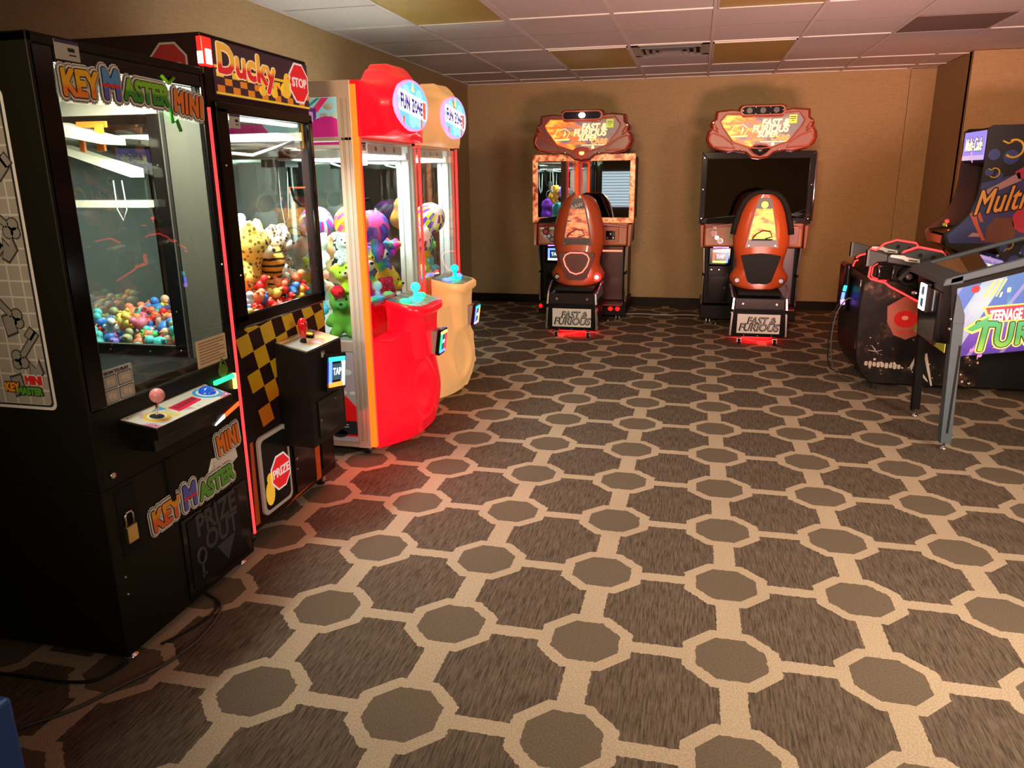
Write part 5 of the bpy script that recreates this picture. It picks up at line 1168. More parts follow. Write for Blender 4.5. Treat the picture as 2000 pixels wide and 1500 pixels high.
    for s_ in (-1,1):
        yy = 7.366-.006
        on = lit and s_ > 0
        t1 = MB().cyl((sx+s_*.195,yy+.03,.548),(sx+s_*.195,yy-.004,.548),.042 if on else .030,n=20).build('tail_light', mat('tail_on',(1,.01,.01),.4,emit=(1,.01,.012),es=3) if on else BLKG, st)
        MB().cyl((sx+s_*.195,yy,.548),(sx+s_*.195,yy-.010,.548),.019,n=16).build('tail_lamp', mat('tail_hot',(1,.9,.8),.4,emit=(1,.80,.65),es=9) if on else mat('lamp_clear',(.35,.33,.32),.2), t1)
    if not lit:   # black padded rim over the shell's top
        pts = []
        for z, hw in W[10:]: pts.append((sx-hw*1.03,7.42,z+.006))
        pts += [(sx,7.42,1.345)]
        for z, hw in W[10:][::-1]: pts.append((sx+hw*1.03,7.42,z+.006))
        MB().tube(pts,.026,8).build('black_edge_pad', BLKM, st)
    MB().box(sx-.22,sx+.22,7.44,7.85,.46,.60).build('seat_cushion', BLKM, r, bevel=.04)
    MB().loft([[(sx+a*w_,7.50+.02*abs(a),z) for a in (-1,-.5,0,.5,1)]+[(sx+a*w_,7.60+.05*abs(a),z) for a in (1,.5,0,-.5,-1)] for z,w_ in ((.58,.20),(.85,.22),(1.1,.19),(1.28,.11),(1.31,.05))]).build('seat_padding', BLKM, r, bevel=.01)
    # seat pedestal
    bx('seat_mount', BLKM, r, sx-.19, sx+.19, 7.15, 7.75, .435, .47, bevel=.008)
    bb = MB().hexa([(sx-.215,7.06,.325),(sx+.215,7.06,.325),(sx+.215,7.8,.325),(sx-.215,7.8,.325),(sx-.215,7.06,.425),(sx+.215,7.06,.425),(sx+.20,7.8,.44),(sx-.20,7.8,.44)]).build('pedestal_box', mat('satin_black_box',(0.018,0.015,0.016),.22), r, bevel=.005)
    screws(bb, [(sx-.145,7.06,.375),(sx+.145,7.06,.375)], (0,-1,0), .013)
    bx('pedestal_lower', BLK, r, sx-.215, sx+.215, 7.10, 7.75, .075, .325)
    nf = bx('plate_frame', BLKG, r, sx-.225, sx+.225, 7.06, 7.10, .075, .305, bevel=.004)
    np_ = bx('name_plate', mat('silver_plate',(0.55,0.53,0.50),.45,.2), nf, sx-.185, sx+.185, 7.055, 7.06, .108, .283)
    for s1, xx, zz, ss in (('FAST &',.02,.222,.088),('FURIOUS',.0,.160,.095)):
        bubble(s1, fY(.04+xx,7.0545,zz), ss, [(.0045,mat('plate_black',(.02,.02,.02),.5))], np_, 'plate_lettering_shadow', shear=.25, sx=.90)
        text(s1, fY(.04+xx+.003,7.053,zz+.003), ss*.97, mat('plate_grey',(.33,.32,.31),.4), np_, 'plate_lettering', offset=-.001, shear=.25, sx=.90)
    screws(nf, [(sx-.12,7.06,.088),(sx,7.06,.086),(sx+.12,7.06,.088)], (0,-1,0), .007)
    for s_ in (-1,1):
        MB().hexa([(sx+s_*.232,7.04,.085),(sx+s_*.252,7.04,.085),(sx+s_*.252,7.12,.085),(sx+s_*.232,7.12,.085),(sx+s_*.222,7.04,.29),(sx+s_*.242,7.04,.29),(sx+s_*.242,7.12,.29),(sx+s_*.222,7.12,.29)]).build('chrome_post', CHR, r, bevel=.003)
        MB().hexa([(sx+s_*.222,7.04,.325),(sx+s_*.242,7.04,.325),(sx+s_*.242,7.12,.325),(sx+s_*.222,7.12,.325),(sx+s_*.215,7.05,.43),(sx+s_*.235,7.05,.43),(sx+s_*.235,7.12,.43),(sx+s_*.215,7.12,.43)]).build('chrome_post', CHR, r, bevel=.003)
        MB().tube([(sx+s_*.235,7.10,.43),(sx+s_*.25,7.35,.50),(sx+s_*.25,7.42,.50)],.010,8).build('side_rod', mat('violet_chrome',(.5,.45,.75),.2,.9), r)
        caster(r, sx+s_*.155, 7.10, .022)
        caster(r, cx+s_*.38, 8.10, .024)
    foot(r, cx+.28, 8.02, .07); foot(r, cx-.30, 8.02, .07)
    ug = bx('underglow_panel', mat('underglow_red',(1,.01,.01),.4,emit=(1,.008,.012),es=2.2), r, sx-.13, sx+.13, 7.12, 7.5, .052, .068)
    area('underglow_light', (sx, 7.3, .050), (sx, 7.3, 0), .3, .35, 2.0, (1,.02,.03), 175)
    if lit:
        l = D.lights.new('tail_glow','POINT'); l.energy = .6; l.color = (1,.02,.02); l.shadow_soft_size = .03; o = D.objects.new('tail_glow', l); COL.objects.link(o); o.location = (sx+.195, 7.22, .548)
        l = D.lights.new('white_lamp_glow','POINT'); l.energy = .5; l.color = (.95,.97,1); l.shadow_soft_size = .03; o = D.objects.new('white_lamp_glow', l); COL.objects.link(o); o.location = (cx, 7.77, 2.08)
    return r
racing(-1.137, 'red brown driving cabinet on the left with glowing bezel and neon loop seat', True)
racing(.567, 'orange red driving cabinet on the right with black bezel and flame picture seat', False)

# ================================================================ PINBALL MACHINE (right edge)
pb = empty('pinball_machine', (1.9, 4.76, 0)); tag(pb, 'pinball machine with blue purple side art and green lettering, cut by the right edge', 'pinball machine')
YA, YB = 4.44, 5.08
sidep = [(1.385,.525),(2.62,.71),(2.62,1.32),(1.345,.925)]
MB(((0,YB,0),(1,0,0),(0,0,1),(0,-1,0))).prism(sidep,0,YB-YA).build('cabinet', BLK, pb, bevel=.004)
ART = mat('side_artwork', (.2,.2,.6), .35); t = NT(ART); co = t.coords(); x_, y_, z_ = t.xyz(co)
hh = t.m('DIVIDE', t.m('SUBTRACT', z_, .55), .45)
n1 = t.noise(co, 4.5, 2); diag = t.m('FRACT', t.m('MULTIPLY', t.m('SUBTRACT', x_, t.m('MULTIPLY', z_, .55)), 7.0))
c = t.ramp(t.m('ADD', hh, t.m('MULTIPLY', t.m('SUBTRACT', n1, .5), .35)), [(.05,(0.03,0.01,0.22)),(.30,(0.10,0.04,0.38)),(.55,(0.04,0.10,0.42)),(.90,(0.03,0.12,0.34))])
hx = t.m('ABSOLUTE', t.m('SUBTRACT', t.m('SUBTRACT', x_, t.m('MULTIPLY', z_, .35)), -.435+.0))
ray_ = t.m('GREATER_THAN', diag, .86)
beam = t.m('LESS_THAN', t.m('ABSOLUTE', t.m('SUBTRACT', t.m('SUBTRACT', x_, t.m('MULTIPLY', z_, .45)), -.785)), .05)
c = t.mix(t.m('MULTIPLY', beam, t.m('MULTIPLY', n1, 1.2)), c, (0.32,0.50,0.55))
c = t.mix(t.m('MULTIPLY', ray_, .35), c, (0.35,0.32,0.50))
gr = t.m('MULTIPLY', t.m('MULTIPLY', t.m('SUBTRACT', n1, .40), 3.0), t.m('MULTIPLY', t.m('GREATER_THAN', x_, -.28), t.m('GREATER_THAN', hh, .35))); c = t.mix(t.m('MULTIPLY', gr, .7), c, (0.03,0.45,0.16))
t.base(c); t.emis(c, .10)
sa = MB(((0,YA,0),(1,0,0),(0,0,1),(0,-1,0))).prism([(1.405,.535),(2.60,.712),(2.60,1.285),(1.375,.905)],0,.004).build('side_artwork', ART, pb)
RF = lambda x,z,d=.004: ((x,YA-d,z),(1,0,.13),(-.13*0,0,1),(0,-1,0))
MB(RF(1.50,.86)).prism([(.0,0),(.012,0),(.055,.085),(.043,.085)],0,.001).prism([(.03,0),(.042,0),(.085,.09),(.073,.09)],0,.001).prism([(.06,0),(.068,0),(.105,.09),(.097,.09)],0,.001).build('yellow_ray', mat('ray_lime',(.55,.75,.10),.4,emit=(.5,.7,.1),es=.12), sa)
MB(RF(1.463,.905)).prism(ngon(20,.020),0,.003).build('flipper_button', mat('red_button',(.65,.02,.03),.3), sa)
Wd = mat('window_yellow_print',(.8,.8,.35),.4)
MB(RF(1.62,.905)).box(-.008,.008,-.012,.012,0,.001).build('lit_window_picture', Wd, sa); MB(RF(1.585,.88)).prism([(-.006,-.014),(.002,-.014),(.008,.012),(0,.012)],0,.001).build('lit_window_picture', WHT, sa)
# word banner: trapezoid with yellow edge
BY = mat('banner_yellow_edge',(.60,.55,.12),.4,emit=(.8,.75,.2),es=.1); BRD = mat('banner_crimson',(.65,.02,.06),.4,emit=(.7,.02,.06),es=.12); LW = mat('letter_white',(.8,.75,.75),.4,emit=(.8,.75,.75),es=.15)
MB(RF(1.52,.80)).prism([(-.012,.014),(.90,.014),(.86,-.078),(.030,-.078)],0,.001).build('banner_edge', BY, sa)
MB(RF(1.52,.80)).prism([(.004,.006),(.885,.006),(.85,-.070),(.038,-.070)],.001,.002).build('banner_face', BRD, sa)
text('TEENAGE MUTANT NINJA', RF(1.548,.762,.0075), .080, LW, sa, offset=.0030, sx=.44, align='LEFT')
LG = mat('turtle_green_letters', (.1,.5,.1), .4); t = NT(LG); z_ = t.xyz(t.coords())[2]
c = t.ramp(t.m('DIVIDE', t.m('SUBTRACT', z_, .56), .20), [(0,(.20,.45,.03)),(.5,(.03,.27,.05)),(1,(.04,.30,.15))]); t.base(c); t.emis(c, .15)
L0 = [(.017,BY),(.010,DRK),(.005,LG)]
for ch, xx, zz, sz, ro in (('T',1.532,.645,.225,-.10),('U',1.628,.660,.180,-.02),('R',1.718,.674,.170,0),('T',1.80,.69,.170,0),('L',1.88,.705,.170,0),('E',1.96,.715,.170,0),('S',2.05,.73,.18,.05)):
    bubble(ch, RF(xx,zz,.007), sz, L0, sa, sx=.72, rot=ro)
MB(RF(1.475,.700,.007)).prism([(-.028,-.008),(.0,-.022),(.055,.0),(.075,.055),(.03,.030),(-.005,.008)],.0024,.0036).build('letter_flourish', LG, sa)
MB(RF(1.475,.700,.007)).prism([(-.046,-.006),(.0,-.036),(.06,-.014),(.095,.075),(.03,.048),(-.010,.024)],0,.001).build('letter_flourish_edge', BY, sa)
PKP = mat('pink_print',(.75,.15,.55),.4)
for a, b in ((1.49,.575),(1.515,.572),(1.60,.600),(1.53,.545)): MB(RF(a,b)).prism([(-.012,-.008),(.010,-.005),(.012,.010),(-.010,.008)],0,.001).build('lit_window_picture', PKP, sa)
# rails, lockdown bar, glass
ARM = mat('armor_blue_grey', (0.055,0.080,0.095), .5, 0, spec=.25)
def rail(y0, y1):
    return MB().hexa([(1.33,y0,.925),(2.62,y0,1.32),(2.62,y1,1.32),(1.33,y1,.925),(1.335,y0,.965),(2.62,y0,1.375),(2.62,y1,1.375),(1.335,y1,.965)]).build('side_rail', ARM, pb, bevel=.006)
rail(YA-.014, YA+.03); rail(YB-.03, YB+.014)
MB().hexa([(1.30,YA-.014,.915),(1.40,YA-.014,.935),(1.40,YB+.014,.935),(1.30,YB+.014,.915),(1.31,YA-.014,.955),(1.40,YA-.014,.985),(1.40,YB+.014,.985),(1.31,YB+.014,.955)]).build('lockdown_bar', ARM, pb, bevel=.008)
pf = mat('playfield_art', (.2,.1,.08), .3)
t = NT(pf); n_ = t.noise(t.coords(), 9, 3); t.base(t.ramp(n_, [(.32,(.01,.015,.05)),(.45,(.09,.04,.02)),(.55,(.14,.09,.06)),(.68,(.05,.04,.15))]))
MB().hexa([(1.40,YA+.03,.925),(2.60,YA+.03,1.22),(2.60,YB-.03,1.22),(1.40,YB-.03,.925),(1.40,YA+.03,.935),(2.60,YA+.03,1.23),(2.60,YB-.03,1.23),(1.40,YB-.03,.935)]).build('playfield', pf, pb)
MB().hexa([(1.40,YA+.03,.972),(2.60,YA+.03,1.352),(2.60,YB-.03,1.352),(1.40,YB-.03,.972),(1.40,YA+.03,.975),(2.60,YA+.03,1.355),(2.60,YB-.03,1.355),(1.40,YB-.03,.975)]).build('glass_top', glass('table_glass',(.9,.95,.95),2.0), pb)
prng = random.Random(5)
for k in range(12):
    xx = 1.52+prng.random()*.5; yy = 4.52+prng.random()*.45
    MB().ell((xx,yy,.96+(xx-1.4)*.255),(.009,.009,.007),nu=8,nv=6).build('playfield_lamp', prng.choice([L_W2,L_W2,L_BLU,mat('warm_lamp',(1,.6,.3),.5,emit=(1,.6,.3),es=4)]), pb)
MB().box(1.62,1.74,4.60,4.64,.985,1.03).box(1.78,1.86,4.75,4.80,1.02,1.08).build('playfield_ramp', mat('violet_plastic',(.35,.30,.65),.3), pb)
tb = MB().box(2.50,2.86,4.40,5.12,1.38,2.05).build('backbox', BLK, pb, bevel=.01)
# legs
def pleg(x, y, name_m, h=.86, dx=-.025):
    m = MB(); s_ = 1 if y > 4.7 else -1
    m.hexa([(x,y,.04),(x+.058,y,.04),(x+.058,y-s_*.006,.04),(x,y-s_*.006,.04),(x+dx,y,h-.14),(x+dx+.058,y,h-.14),(x+dx+.058,y-s_*.006,h-.14),(x+dx,y-s_*.006,h-.14)])
    m.hexa([(x,y,.04),(x+.006,y,.04),(x+.006,y-s_*.055,.04),(x,y-s_*.055,.04),(x+dx,y,h-.14),(x+dx+.006,y,h-.14),(x+dx+.006,y-s_*.055,h-.14),(x+dx,y-s_*.055,h-.14)])
    f_ = VY(x+dx,y,h-.14); c0, c1 = (0,.006) if s_ < 0 else (-.006,0)
    m.frame(f_).prism([(0,0),(.058,0),(.052,.05),(.016,.14),(0,.16)],c0,c1)
    lg = m.build('leg', name_m, pb, bevel=.002)
    MB(((x+.029,y+s_*.0,0),(1,0,dx/.7),(0,0,1),(0,-1,0))).box(-.006,.006,.10,.60,.0005,.0025).build('leg_groove', BLKM, lg)
    MB().lathe([(.001,0),(.022,.002),(.020,.010),(.007,.018),(.006,.05)], (x+.029,y-s_*.02,0)).build('levelling_foot', CHR, lg)
    for z in (.74,.685): MB().ell((x+dx-.004,y-s_*.02,z),(.008,.012,.010),nu=10,nv=6).build('leg_bolt', CHR, lg)
pleg(1.398, YA-.012, ARM); pleg(1.405, YB+.012, BLK)
pleg(2.50, YA-.012, ARM, .95, 0); pleg(2.50, YB+.012, BLK, .95, 0)
# front with coin door and reader
cd = bx('coin_door', BLKG, pb, 1.345, 1.385, 4.62, 4.95, .56, .86, bevel=.004)
EDG = mat('trim_yellow_green',(.35,.40,.04),.4)
MB(VXN(1.366,4.76,.55)).prism([(-.30,0),(.30,0),(.30,.05),(.12,.02),(-.12,.02),(-.30,.05)],0,.004).build('front_trim', EDG, pb)
card_reader(cd, VXN(1.345,4.845,.800), .105, .150, (L_W2,L_W2,mat('warm_white_led',(1,.8,.6),.5,emit=(1,.75,.55),es=3),L_W2))
MB().tube([(1.345,4.98,.80),(1.30,4.99,.80)],.010,8).build('plunger', CHR, pb)
area('pinball_glow', (1.75,4.35,1.35), (1.7,4.44,.75), .3, .2, .35, (.8,.85,1.0), 120)

# ================================================================ GUN GAME CABINET
gg = empty('shooting_arcade_cabinet', (1.75, 6.0, 0)); tag(gg, 'black shooting game cabinet with red neon edges and mounted guns behind the pinball machine', 'arcade machine')
YA, YB = 5.65, 6.38
sd = [(1.275,.055),(2.70,.055),(2.70,.90),(1.60,.90),(1.50,.74),(1.36,.79),(1.20,.80),(1.16,.765),(1.148,.62),(1.150,.50),(1.152,.35),(1.165,.215),(1.21,.12)]
def dark_art():
    m = mat('scorched_metal_art', (.05,.04,.03), .35, spec=.12); t = NT(m); co = t.coords()
    v = t.new('ShaderNodeTexVoronoi'); v.inputs['Scale'].default_value = 26; t.l.new(co, v.inputs['Vector'])
    n_ = t.noise(co, 7, 5, .7); z = t.xyz(co)[2]
    c = t.ramp(n_, [(.40,(.003,.003,.003)),(.54,(.012,.008,.006)),(.64,(.07,.035,.022)),(.74,(.30,.22,.17))])
    low_ = t.m('LESS_THAN', z, .40)
    sp = t.m('MULTIPLY', t.m('LESS_THAN', v.outputs['Distance'], .22), t.m('MULTIPLY', low_, t.m('GREATER_THAN', n_, .52)))
    t.base(t.mix(sp, c, (.50,.46,.40))); return m
MB(((0,YB,0),(1,0,0),(0,0,1),(0,-1,0))).prism(sd,0,YB-YA).build('cabinet', BLK, gg, bevel=.006)
sa = MB(((0,YA,0),(1,0,0),(0,0,1),(0,-1,0))).prism([(1.285,.065),(1.95,.065),(1.95,.72),(1.50,.72),(1.36,.775),(1.21,.785),(1.172,.755),(1.160,.62),(1.162,.35),(1.176,.22),(1.215,.13)],0,.004).build('side_artwork', dark_art(), gg)
G = lambda x,z,d=.004: VY(x,YA-d,z)
MB(G(1.49,.56)).prism([(-.16,.05),(-.06,.12),(.06,.08),(.06,-.14),(-.02,-.18),(-.10,-.15),(-.15,-.06)],0,.001).build('rust_plate_picture', mat('rust_print',(.30,.06,.03),.5), sa)
MB(G(1.455,.525)).prism(ngon(22,.075,sy=.8),.001,.003).build('red_lens_picture', mat('lens_red_print',(.25,.004,.004),.15,emit=(.8,.005,.005),es=.30), sa)
MB(G(1.455,.525)).prism(ngon(14,.022,-.005,.008,sy=.7),.003,.004).build('lens_highlight_print', mat('lens_pale',(.65,.25,.18),.4), sa)
MB(G(1.47,.432)).box(-.062,.062,-.010,.010,.001,.002).build('red_label', mat('label_red_print',(.40,.02,.02),.5), sa)
for k in range(9): MB(G(1.235+k*.027,.20-.002*k)).prism(rrect(.022,.040 if k%2 else .032,.009),.0005,.0015).build('pale_plate_picture', mat('bone_print',(.38,.34,.28),.4), sa)
for p in (((-.03,.03),(.0,-.01),(.02,-.03)),((-.05,-.005),(.0,-.012),(.04,.0))): MB(G(1.29,.30)).tube([(a,b,.001) for a,b in p],.003,5).build('scratch_picture', mat('bone_print'), sa)
MB(G(1.62,.22)).prism([(-.02,.06),(.0,.07),(.06,-.16),(.05,-.165)],0,.001).prism([(-.10,-.03),(-.07,.05),(-.06,.045),(-.085,-.06)],0,.001).prism([(-.02,-.06),(.03,-.13),(.025,-.135),(-.03,-.08)],0,.001).build('blade_picture', mat('bone_print'), sa)
NE = L_NEON
def neon(name, pts, y, rad=.0065): return MB().tube([(a,y,b) for a,b in pts], rad, 8).build(name, NE, gg)
neon('neon_edge', [(1.347,.965),(1.37,.994),(1.445,1.023),(1.463,1.024),(1.60,.997),(1.631,.957),(1.70,.94)], 5.56)
neon('neon_edge', [(1.219,.915),(1.191,.893),(1.184,.814),(1.201,.798),(1.292,.775),(1.33,.747),(1.513,.652)], 5.635)
neon('neon_edge', [(1.29,.955),(1.334,.944),(1.388,.992),(1.47,1.02),(1.602,.999),(1.617,.977)], 6.2)
neon('neon_edge', [(1.201,.885),(1.223,.903),(1.273,.918)], 6.2); neon('neon_edge', [(1.184,.82),(1.197,.862),(1.264,.881)], 6.2)
MB().tube([(1.232,5.63,.905),(1.205,5.63,.885),(1.200,5.63,.822),(1.213,5.63,.808),(1.30,5.63,.787)],.004,6).build('neon_inner_edge', NE, gg)
con = MB(((0,6.36,0),(1,0,0),(0,0,1),(0,-1,0))).prism([(1.20,.80),(1.50,.70),(1.90,.72),(1.90,.90),(1.62,.94),(1.28,.90),(1.22,.88)],0,.70).build('control_console', BLKM, gg, bevel=.008)
c1 = bx('speaker_box', BLKG, con, 1.235, 1.325, 5.58, 5.66, .80, .89, bevel=.008); MB().tube([(1.328,5.575,.895),(1.318,5.575,.81)],.004,6).tube([(1.232,5.575,.89),(1.240,5.575,.82)],.004,6).build('chrome_edge', CHR, c1)
c2 = MB().cyl((1.425,5.66,.825),(1.425,5.585,.825),.060,n=24).build('camera_housing', BLKM, con); MB().cyl((1.425,5.585,.825),(1.425,5.575,.825),.045,n=20).build('lens_ring', BLKG, c2); MB().ell((1.425,5.575,.825),(.022,.008,.020)).build('lens', mat('pinkish_lens',(.20,.12,.13),.15), c2)
bx('console_block', BLKG, con, 1.50, 1.60, 5.57, 5.66, .72, .88, bevel=.01)
for y in (5.72, 6.34): MB().tube([(1.16,y,.78),(1.155,y,.70)],.006,6).build('chrome_edge', CHR, gg)
cx_ = bx('front_reader', BLKG, gg, 1.10, 1.15, 6.02, 6.24, .50, .86, bevel=.02)
MB().tube([(1.112,6.0,.70),(1.105,6.0,.66)],.012,8).build('led_strip', L_CYA, cx_); MB().tube([(1.103,6.0,.65),(1.098,6.0,.60)],.012,8).build('led_strip', L_BLU, cx_); MB().tube([(1.10,6.0,.595),(1.105,6.0,.56)],.016,8).build('led_strip', L_PUR, cx_)
MB().tube([(1.16,5.66,.56),(1.155,5.66,.30)],.006,6).build('chrome_edge', mat('copper_edge',(.6,.3,.2),.3,.9), gg)
for x in (1.32,1.85,2.6):
    for y in (5.72,6.30): MB().cyl((x,y,0),(x,y,.06),.02).build('levelling_foot', BLKM, gg)
def gun(y, pts_dx=0.0, label='', z0=0.0):
    g_ = empty('toy_rifle', (1.42+pts_dx, y, .95+z0)); tag(g_, label, 'toy gun', 'mounted game guns')
    X = lambda a: a+pts_dx
    GM = mat('gunmetal_plastic', (.028,.031,.032), .5, spec=.3)
    F_ = ((0,y,0),(1,0,0),(0,0,1),(0,-1,0))
    S_ = lambda pl: [(X(a),b+z0) for a,b in pl]
    MB(F_).prism(S_([(1.137,.897),(1.175,.897),(1.205,.925),(1.265,.93),(1.265,.975),(1.215,.990),(1.176,.998),(1.137,1.006)]),-.022,.022).build('stock', GM, g_, bevel=.004)
    MB(F_).prism(S_([(1.137,.897),(1.150,.897),(1.150,1.006),(1.137,1.006)]),-.026,.026).build('butt_pad', mat('butt_grey',(.08,.082,.08),.5), g_)
    MB(F_).prism(S_([(1.265,.925),(1.50,.885),(1.72,.90),(1.72,.935),(1.63,.955),(1.60,.99),(1.46,1.018),(1.37,.985),(1.30,.975),(1.265,.97)]),-.030,.030).build('receiver', GM, g_, bevel=.005)
    wp = MB(F_).prism(S_([(1.275,.970),(1.285,.977),(1.36,.972),(1.38,.962),(1.458,.948),(1.460,.926),(1.375,.935),(1.355,.948),(1.28,.961)]),.030,.040).build('white_lever', mat('bone_white_plastic',(.55,.52,.50),.4), g_)
    MB(F_).prism(S_([(1.39,.947),(1.445,.939),(1.445,.932),(1.39,.940)]),.040,.042).build('lever_slot', BLKM, wp)
    MB(F_).prism(S_([(1.42,.90),(1.45,.90),(1.365,.80),(1.345,.815)]),-.012,.012).build('grip', GM, g_, bevel=.003)
    MB(F_).cyl((X(1.46),.975+z0,.0295),(X(1.46),.975+z0,.032),.014,n=12).cyl((X(1.54),.958+z0,.0295),(X(1.54),.958+z0,.032),.016,n=12).build('bolt_hole', BLKM, g_)
gun(5.545, 0, 'grey toy rifle with white lever mounted on the near side of the gun game')
gun(6.24, .025, 'dark toy rifle mounted farther back on the gun game, half hidden', -.005)

# ================================================================ UPRIGHT CABINET
up = empty('upright_arcade_cabinet', (2.25, 6.75, 0)); tag(up, 'tall upright arcade cabinet with lit purple marquee and dark illustrated side', 'arcade machine')
YA, YB = 6.46, 7.0
prof = [(2.08,0),(2.85,0),(2.85,1.80),(2.72,1.835),(2.085,1.832),(2.052,1.81),(2.060,1.60),(2.058,1.45),(2.045,1.32),(2.005,1.20),(1.94,1.12),(1.865,1.055),(1.855,1.035),(1.88,.955),(2.02,.90),(2.08,.85)]
inner = [(2.10,0),(2.85,0),(2.85,1.80),(2.09,1.82),(2.07,1.80),(2.08,1.58),(2.24,1.56),(2.20,1.18),(2.06,1.07),(1.90,1.03),(1.91,.97),(2.06,.90),(2.12,.85)]
F_ = ((0,YB,0),(1,0,0),(0,0,1),(0,-1,0))
MB(F_).prism(inner,.02,YB-YA-.02).build('cabinet', BLK, up)
MB(F_).prism(prof,0,.02).build('side_panel', mat('multi_side_dark',(.02,.02,.03),.4), up, bevel=.003)
sp_ = MB(F_).prism(prof,YB-YA-.02,YB-YA).build('side_panel', mat('side_charcoal',(.028,.026,.030),.4), up, bevel=.003)
mqp = MB(VXN(2.060,6.73,1.695)).box(-.235,.235,-.105,.105,0,.006).build('marquee', mat('marquee_violet',(.25,.22,.7),.4,emit=(.28,.25,.85),es=.95), up)
MB(VXN(2.054,6.73,1.695)).box(-.235,.235,-.105,-.070,0,.001).build('marquee_band', mat('marquee_pale',(.6,.55,.8),.4,emit=(.6,.5,.85),es=.8), mqp)
MCW = mat('marquee_cream',(.9,.88,.6),.4,emit=(.95,.92,.62),es=1.2)
text('Multi-Cade', VXN(2.0535,6.73,1.700), .135, DRK, mqp, 'title_shadow', offset=.006, shear=.2, sx=.62)
text('Multi-Cade', VXN(2.052,6.73,1.700), .135, MCW, mqp, 'title', offset=.001, shear=.2, sx=.62)
MB(VXN(2.0535,6.73,1.64)).prism([(-.05,.02),(-.03,.02),(.03,-.07),(.0,-.06)],0,.001).build('marquee_swirl', mat('marquee_pink',(.7,.4,.8),.4,emit=(.75,.4,.85),es=.8), mqp)
MB().hexa([(2.08,YA+.02,1.57),(2.24,YA+.02,1.55),(2.24,YB-.02,1.55),(2.08,YB-.02,1.57),(2.08,YA+.02,1.585),(2.24,YA+.02,1.57),(2.24,YB-.02,1.57),(2.08,YB-.02,1.585)]).build('marquee_underside', BLKM, up)
bx('screen', BLKG, up, 2.19, 2.205, YA+.03, YB-.03, 1.19, 1.54)
cp = MB(F_).prism([(1.885,1.055),(2.05,1.085),(2.05,1.075),(1.885,1.045)],.02,YB-YA-.02).build('control_panel', BLKM, up)
MB().tube([(1.95,6.75,1.07),(1.947,6.75,1.115)],.005,6).build('joystick_shaft', CHR, cp); MB().ell((1.947,6.75,1.128),.017).build('joystick_ball', mat('red_ball_lit',(.8,.02,.03),.3,emit=(1,.02,.03),es=1.2), cp)
MB().ell((1.97,6.88,1.095),.017).build('joystick_ball', mat('green_ball',(.04,.25,.04),.3), cp)
for k in range(3): MB().cyl((1.93+k*.02,6.60,1.063),(1.93+k*.02,6.60,1.072),.012,n=12).build('push_button', RED if k%2 else mat('amber_button',(.8,.3,.05),.3), cp)
MB(VXN(1.868,6.73,1.0)).box(-.2,.2,-.03,.03,0,.001).build('front_strip', mat('front_purple_brown',(.07,.03,.04),.5), up)
# side illustration: generic shapes, lettering
A_ = lambda x,z,d=.001: VY(x,YA-d,z)
DBL = mat('art_navy',(.018,.030,.15),.45); MUS = mat('art_mustard',(.50,.32,.03),.45); LOR = mat('art_orange',(.80,.33,.06),.45); CRS = mat('art_crimson',(.45,.02,.08),.45); BRN = mat('art_brown',(.12,.045,.03),.45); LIL = mat('art_mauve',(.42,.22,.26),.45)
MB(A_(0,0)).prism([(2.062,1.42),(2.40,1.52),(2.80,1.60),(2.80,.98),(1.90,.98),(1.875,1.04),(1.95,1.115),(2.01,1.19),(2.05,1.31)][::-1],0,.001).build('sky_picture', DBL, sp_)
for a, b, r_ in ((2.115,1.625,.040),(2.23,1.605,.052),(2.10,1.50,.028),(2.17,1.475,.026),(2.36,1.70,.05)):
    MB(A_(a,b,.002)).prism(ngon(20,r_),0,.001).build('planet_picture', DBL, sp_)
for a, b, r_ in ((2.24,1.665,.062),(2.135,1.495,.034)):
    MB(A_(a,b,.002)).tube([(r_*math.cos(q),r_*math.sin(q),.001) for q in [-2.4+k*.32 for k in range(15)]],r_*.16,5).build('ring_picture', MUS, sp_)
    MB(A_(a-r_*1.3,b+r_*.9,.002)).tube([(0,0,.001),(r_*.6,-r_*.3,.001),(r_*1.1,-r_*.1,.001)],r_*.12,5).build('streak_picture', MUS, sp_)
MB(A_(0,0,.003)).prism([(2.075,1.36),(2.18,1.42),(2.30,1.50),(2.32,1.44),(2.20,1.38),(2.08,1.33)],0,.001).prism([(2.02,1.03),(2.05,1.06),(2.09,1.055),(2.10,1.03)],0,.001).build('mauve_picture', LIL, sp_)
MB(A_(0,0,.003)).prism([(2.27,1.50),(2.42,1.60),(2.42,1.46),(2.30,1.45)],0,.001).prism(ngon(16,.10,2.40,1.16),0,.001).build('crimson_picture', CRS, sp_)
MB(A_(0,0,.003)).prism([(2.14,1.10),(2.19,1.17),(2.30,1.17),(2.34,1.05),(2.30,.99),(2.14,.99)],0,.001).build('brown_picture', BRN, sp_)
MB(A_(0,0,.003)).prism([(2.01,1.20),(2.05,1.12),(2.12,1.00),(2.14,1.005),(2.08,1.12),(2.06,1.18),(2.03,1.21)],0,.001).prism([(2.06,1.20),(2.09,1.14),(2.11,1.14),(2.08,1.21)],0,.001).build('flame_picture', mat('art_flame',(.55,.09,.04),.45), sp_)
bubble('Multi-Cade', ((2.03,YA-.005,1.265),(1,0,.16),(0,0,1),(0,-1,0)), .25, [(.013,DRK),(.0028,LOR)], sp_, sx=.60, shear=.30, align='LEFT', spacing=1.06)

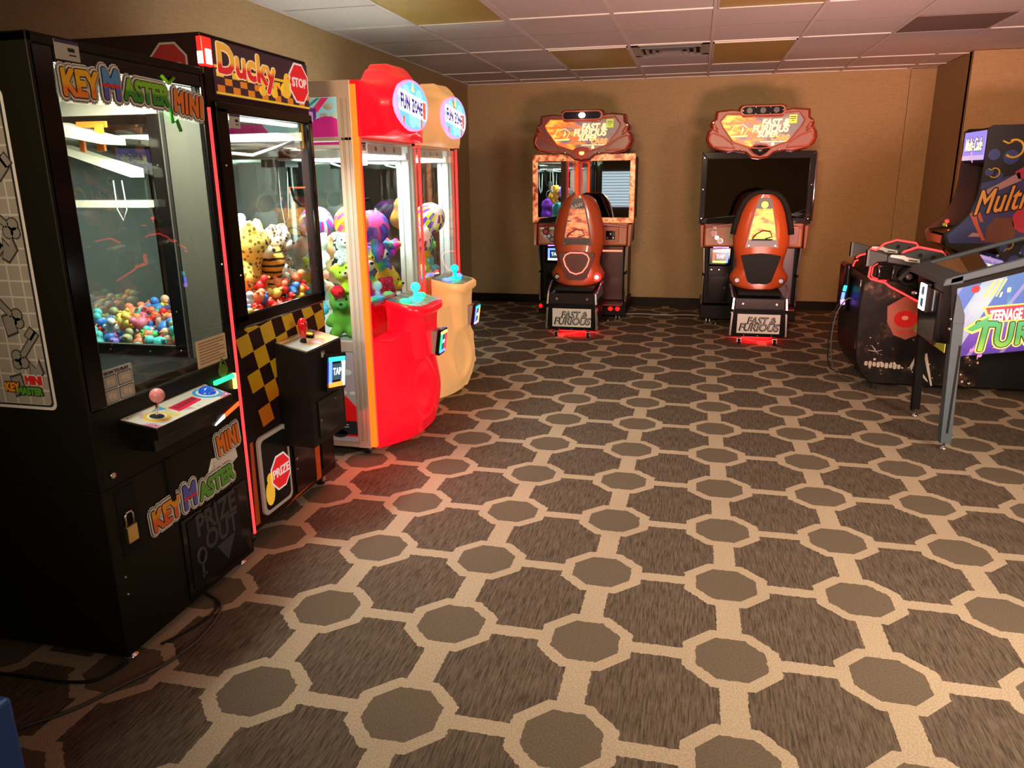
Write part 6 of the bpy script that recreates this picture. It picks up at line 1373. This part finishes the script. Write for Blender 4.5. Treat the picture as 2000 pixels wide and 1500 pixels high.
# ================================================================ SMALL THINGS
tag(bx('storage_box', mat('blue_plastic',(0.03,0.13,0.55),.4), None, -1.95, -1.405, .72, 1.125, 0, .41, bevel=.01), 'blue plastic box at the bottom left corner of the photo', 'box')
def cable(pts, r_, m_, label, name='power_cable'):
    P_ = [Vector(p) for p in pts]; out_ = []
    for i in range(len(P_)-1):
        a, b, c, d = P_[max(i-1,0)], P_[i], P_[i+1], P_[min(i+2,len(P_)-1)]
        for k in range(6):
            t_ = k/6; out_.append(.5*((2*b)+(-a+c)*t_+(2*a-5*b+4*c-d)*t_*t_+(-a+3*b-3*c+d)*t_**3))
    out_.append(P_[-1]); tag(MB().tube(out_, r_, 8).build(name, m_, None), label, 'cable')
CB = mat('cable_black',(.02,.018,.016),.45); CG = mat('cable_grey',(.06,.055,.05),.4)
cable([(-1.80,1.418,.006),(-1.693,1.541,.006),(-1.628,1.675,.006),(-1.571,1.793,.006),(-1.554,1.956,.006),(-1.607,2.13,.006),(-1.75,2.2,.008)], .005, CG, 'black cable curving over the carpet in front of the key machine')
cable([(-2.30,1.60,.006),(-2.055,1.623,.006),(-1.90,1.63,.006),(-1.815,1.634,.006),(-1.731,1.665,.006),(-1.70,1.76,.006)], .005, CB, 'black cable lying along the key machine\'s near side')
cable([(-1.66,1.87,.006),(-1.62,1.96,.006),(-1.602,2.06,.006),(-1.63,2.14,.006),(-1.70,2.18,.006)], .004, CB, 'short loop of cable at the key machine\'s front foot')
cable([(-2.182,7.431,.006),(-2.074,7.339,.006),(-1.90,7.10,.006),(-1.86,6.85,.006),(-1.94,6.73,.006),(-2.05,6.70,.006)], .004, mat('cable_olive',(.25,.28,.03),.4), 'thin yellow green cable looping on the carpet beside the cream claw machine')
cable([(-.742,8.45,.006),(-.5,8.47,.006),(-.262,8.45,.006),(0,8.5,.006),(.179,8.45,.006)], .006, mat('cable_pale',(.30,.28,.26),.4), 'pale cable on the floor between the two driving cabinets')
cable([(1.20,5.9,.60),(1.12,5.9,.62),(1.055,5.9,.52),(1.034,5.9,.36),(1.045,5.9,.18),(1.09,5.9,.06),(1.19,5.9,.008),(1.26,5.85,.006)], .005, CG, 'grey cable hanging in a loop off the shooting game cabinet')
cable([(1.20,6.1,.56),(1.11,6.1,.56),(1.06,6.1,.45),(1.05,6.1,.22),(1.08,6.1,.05),(1.2,6.1,.008)], .005, CB, 'black cable hanging behind the grey loop by the shooting game cabinet')
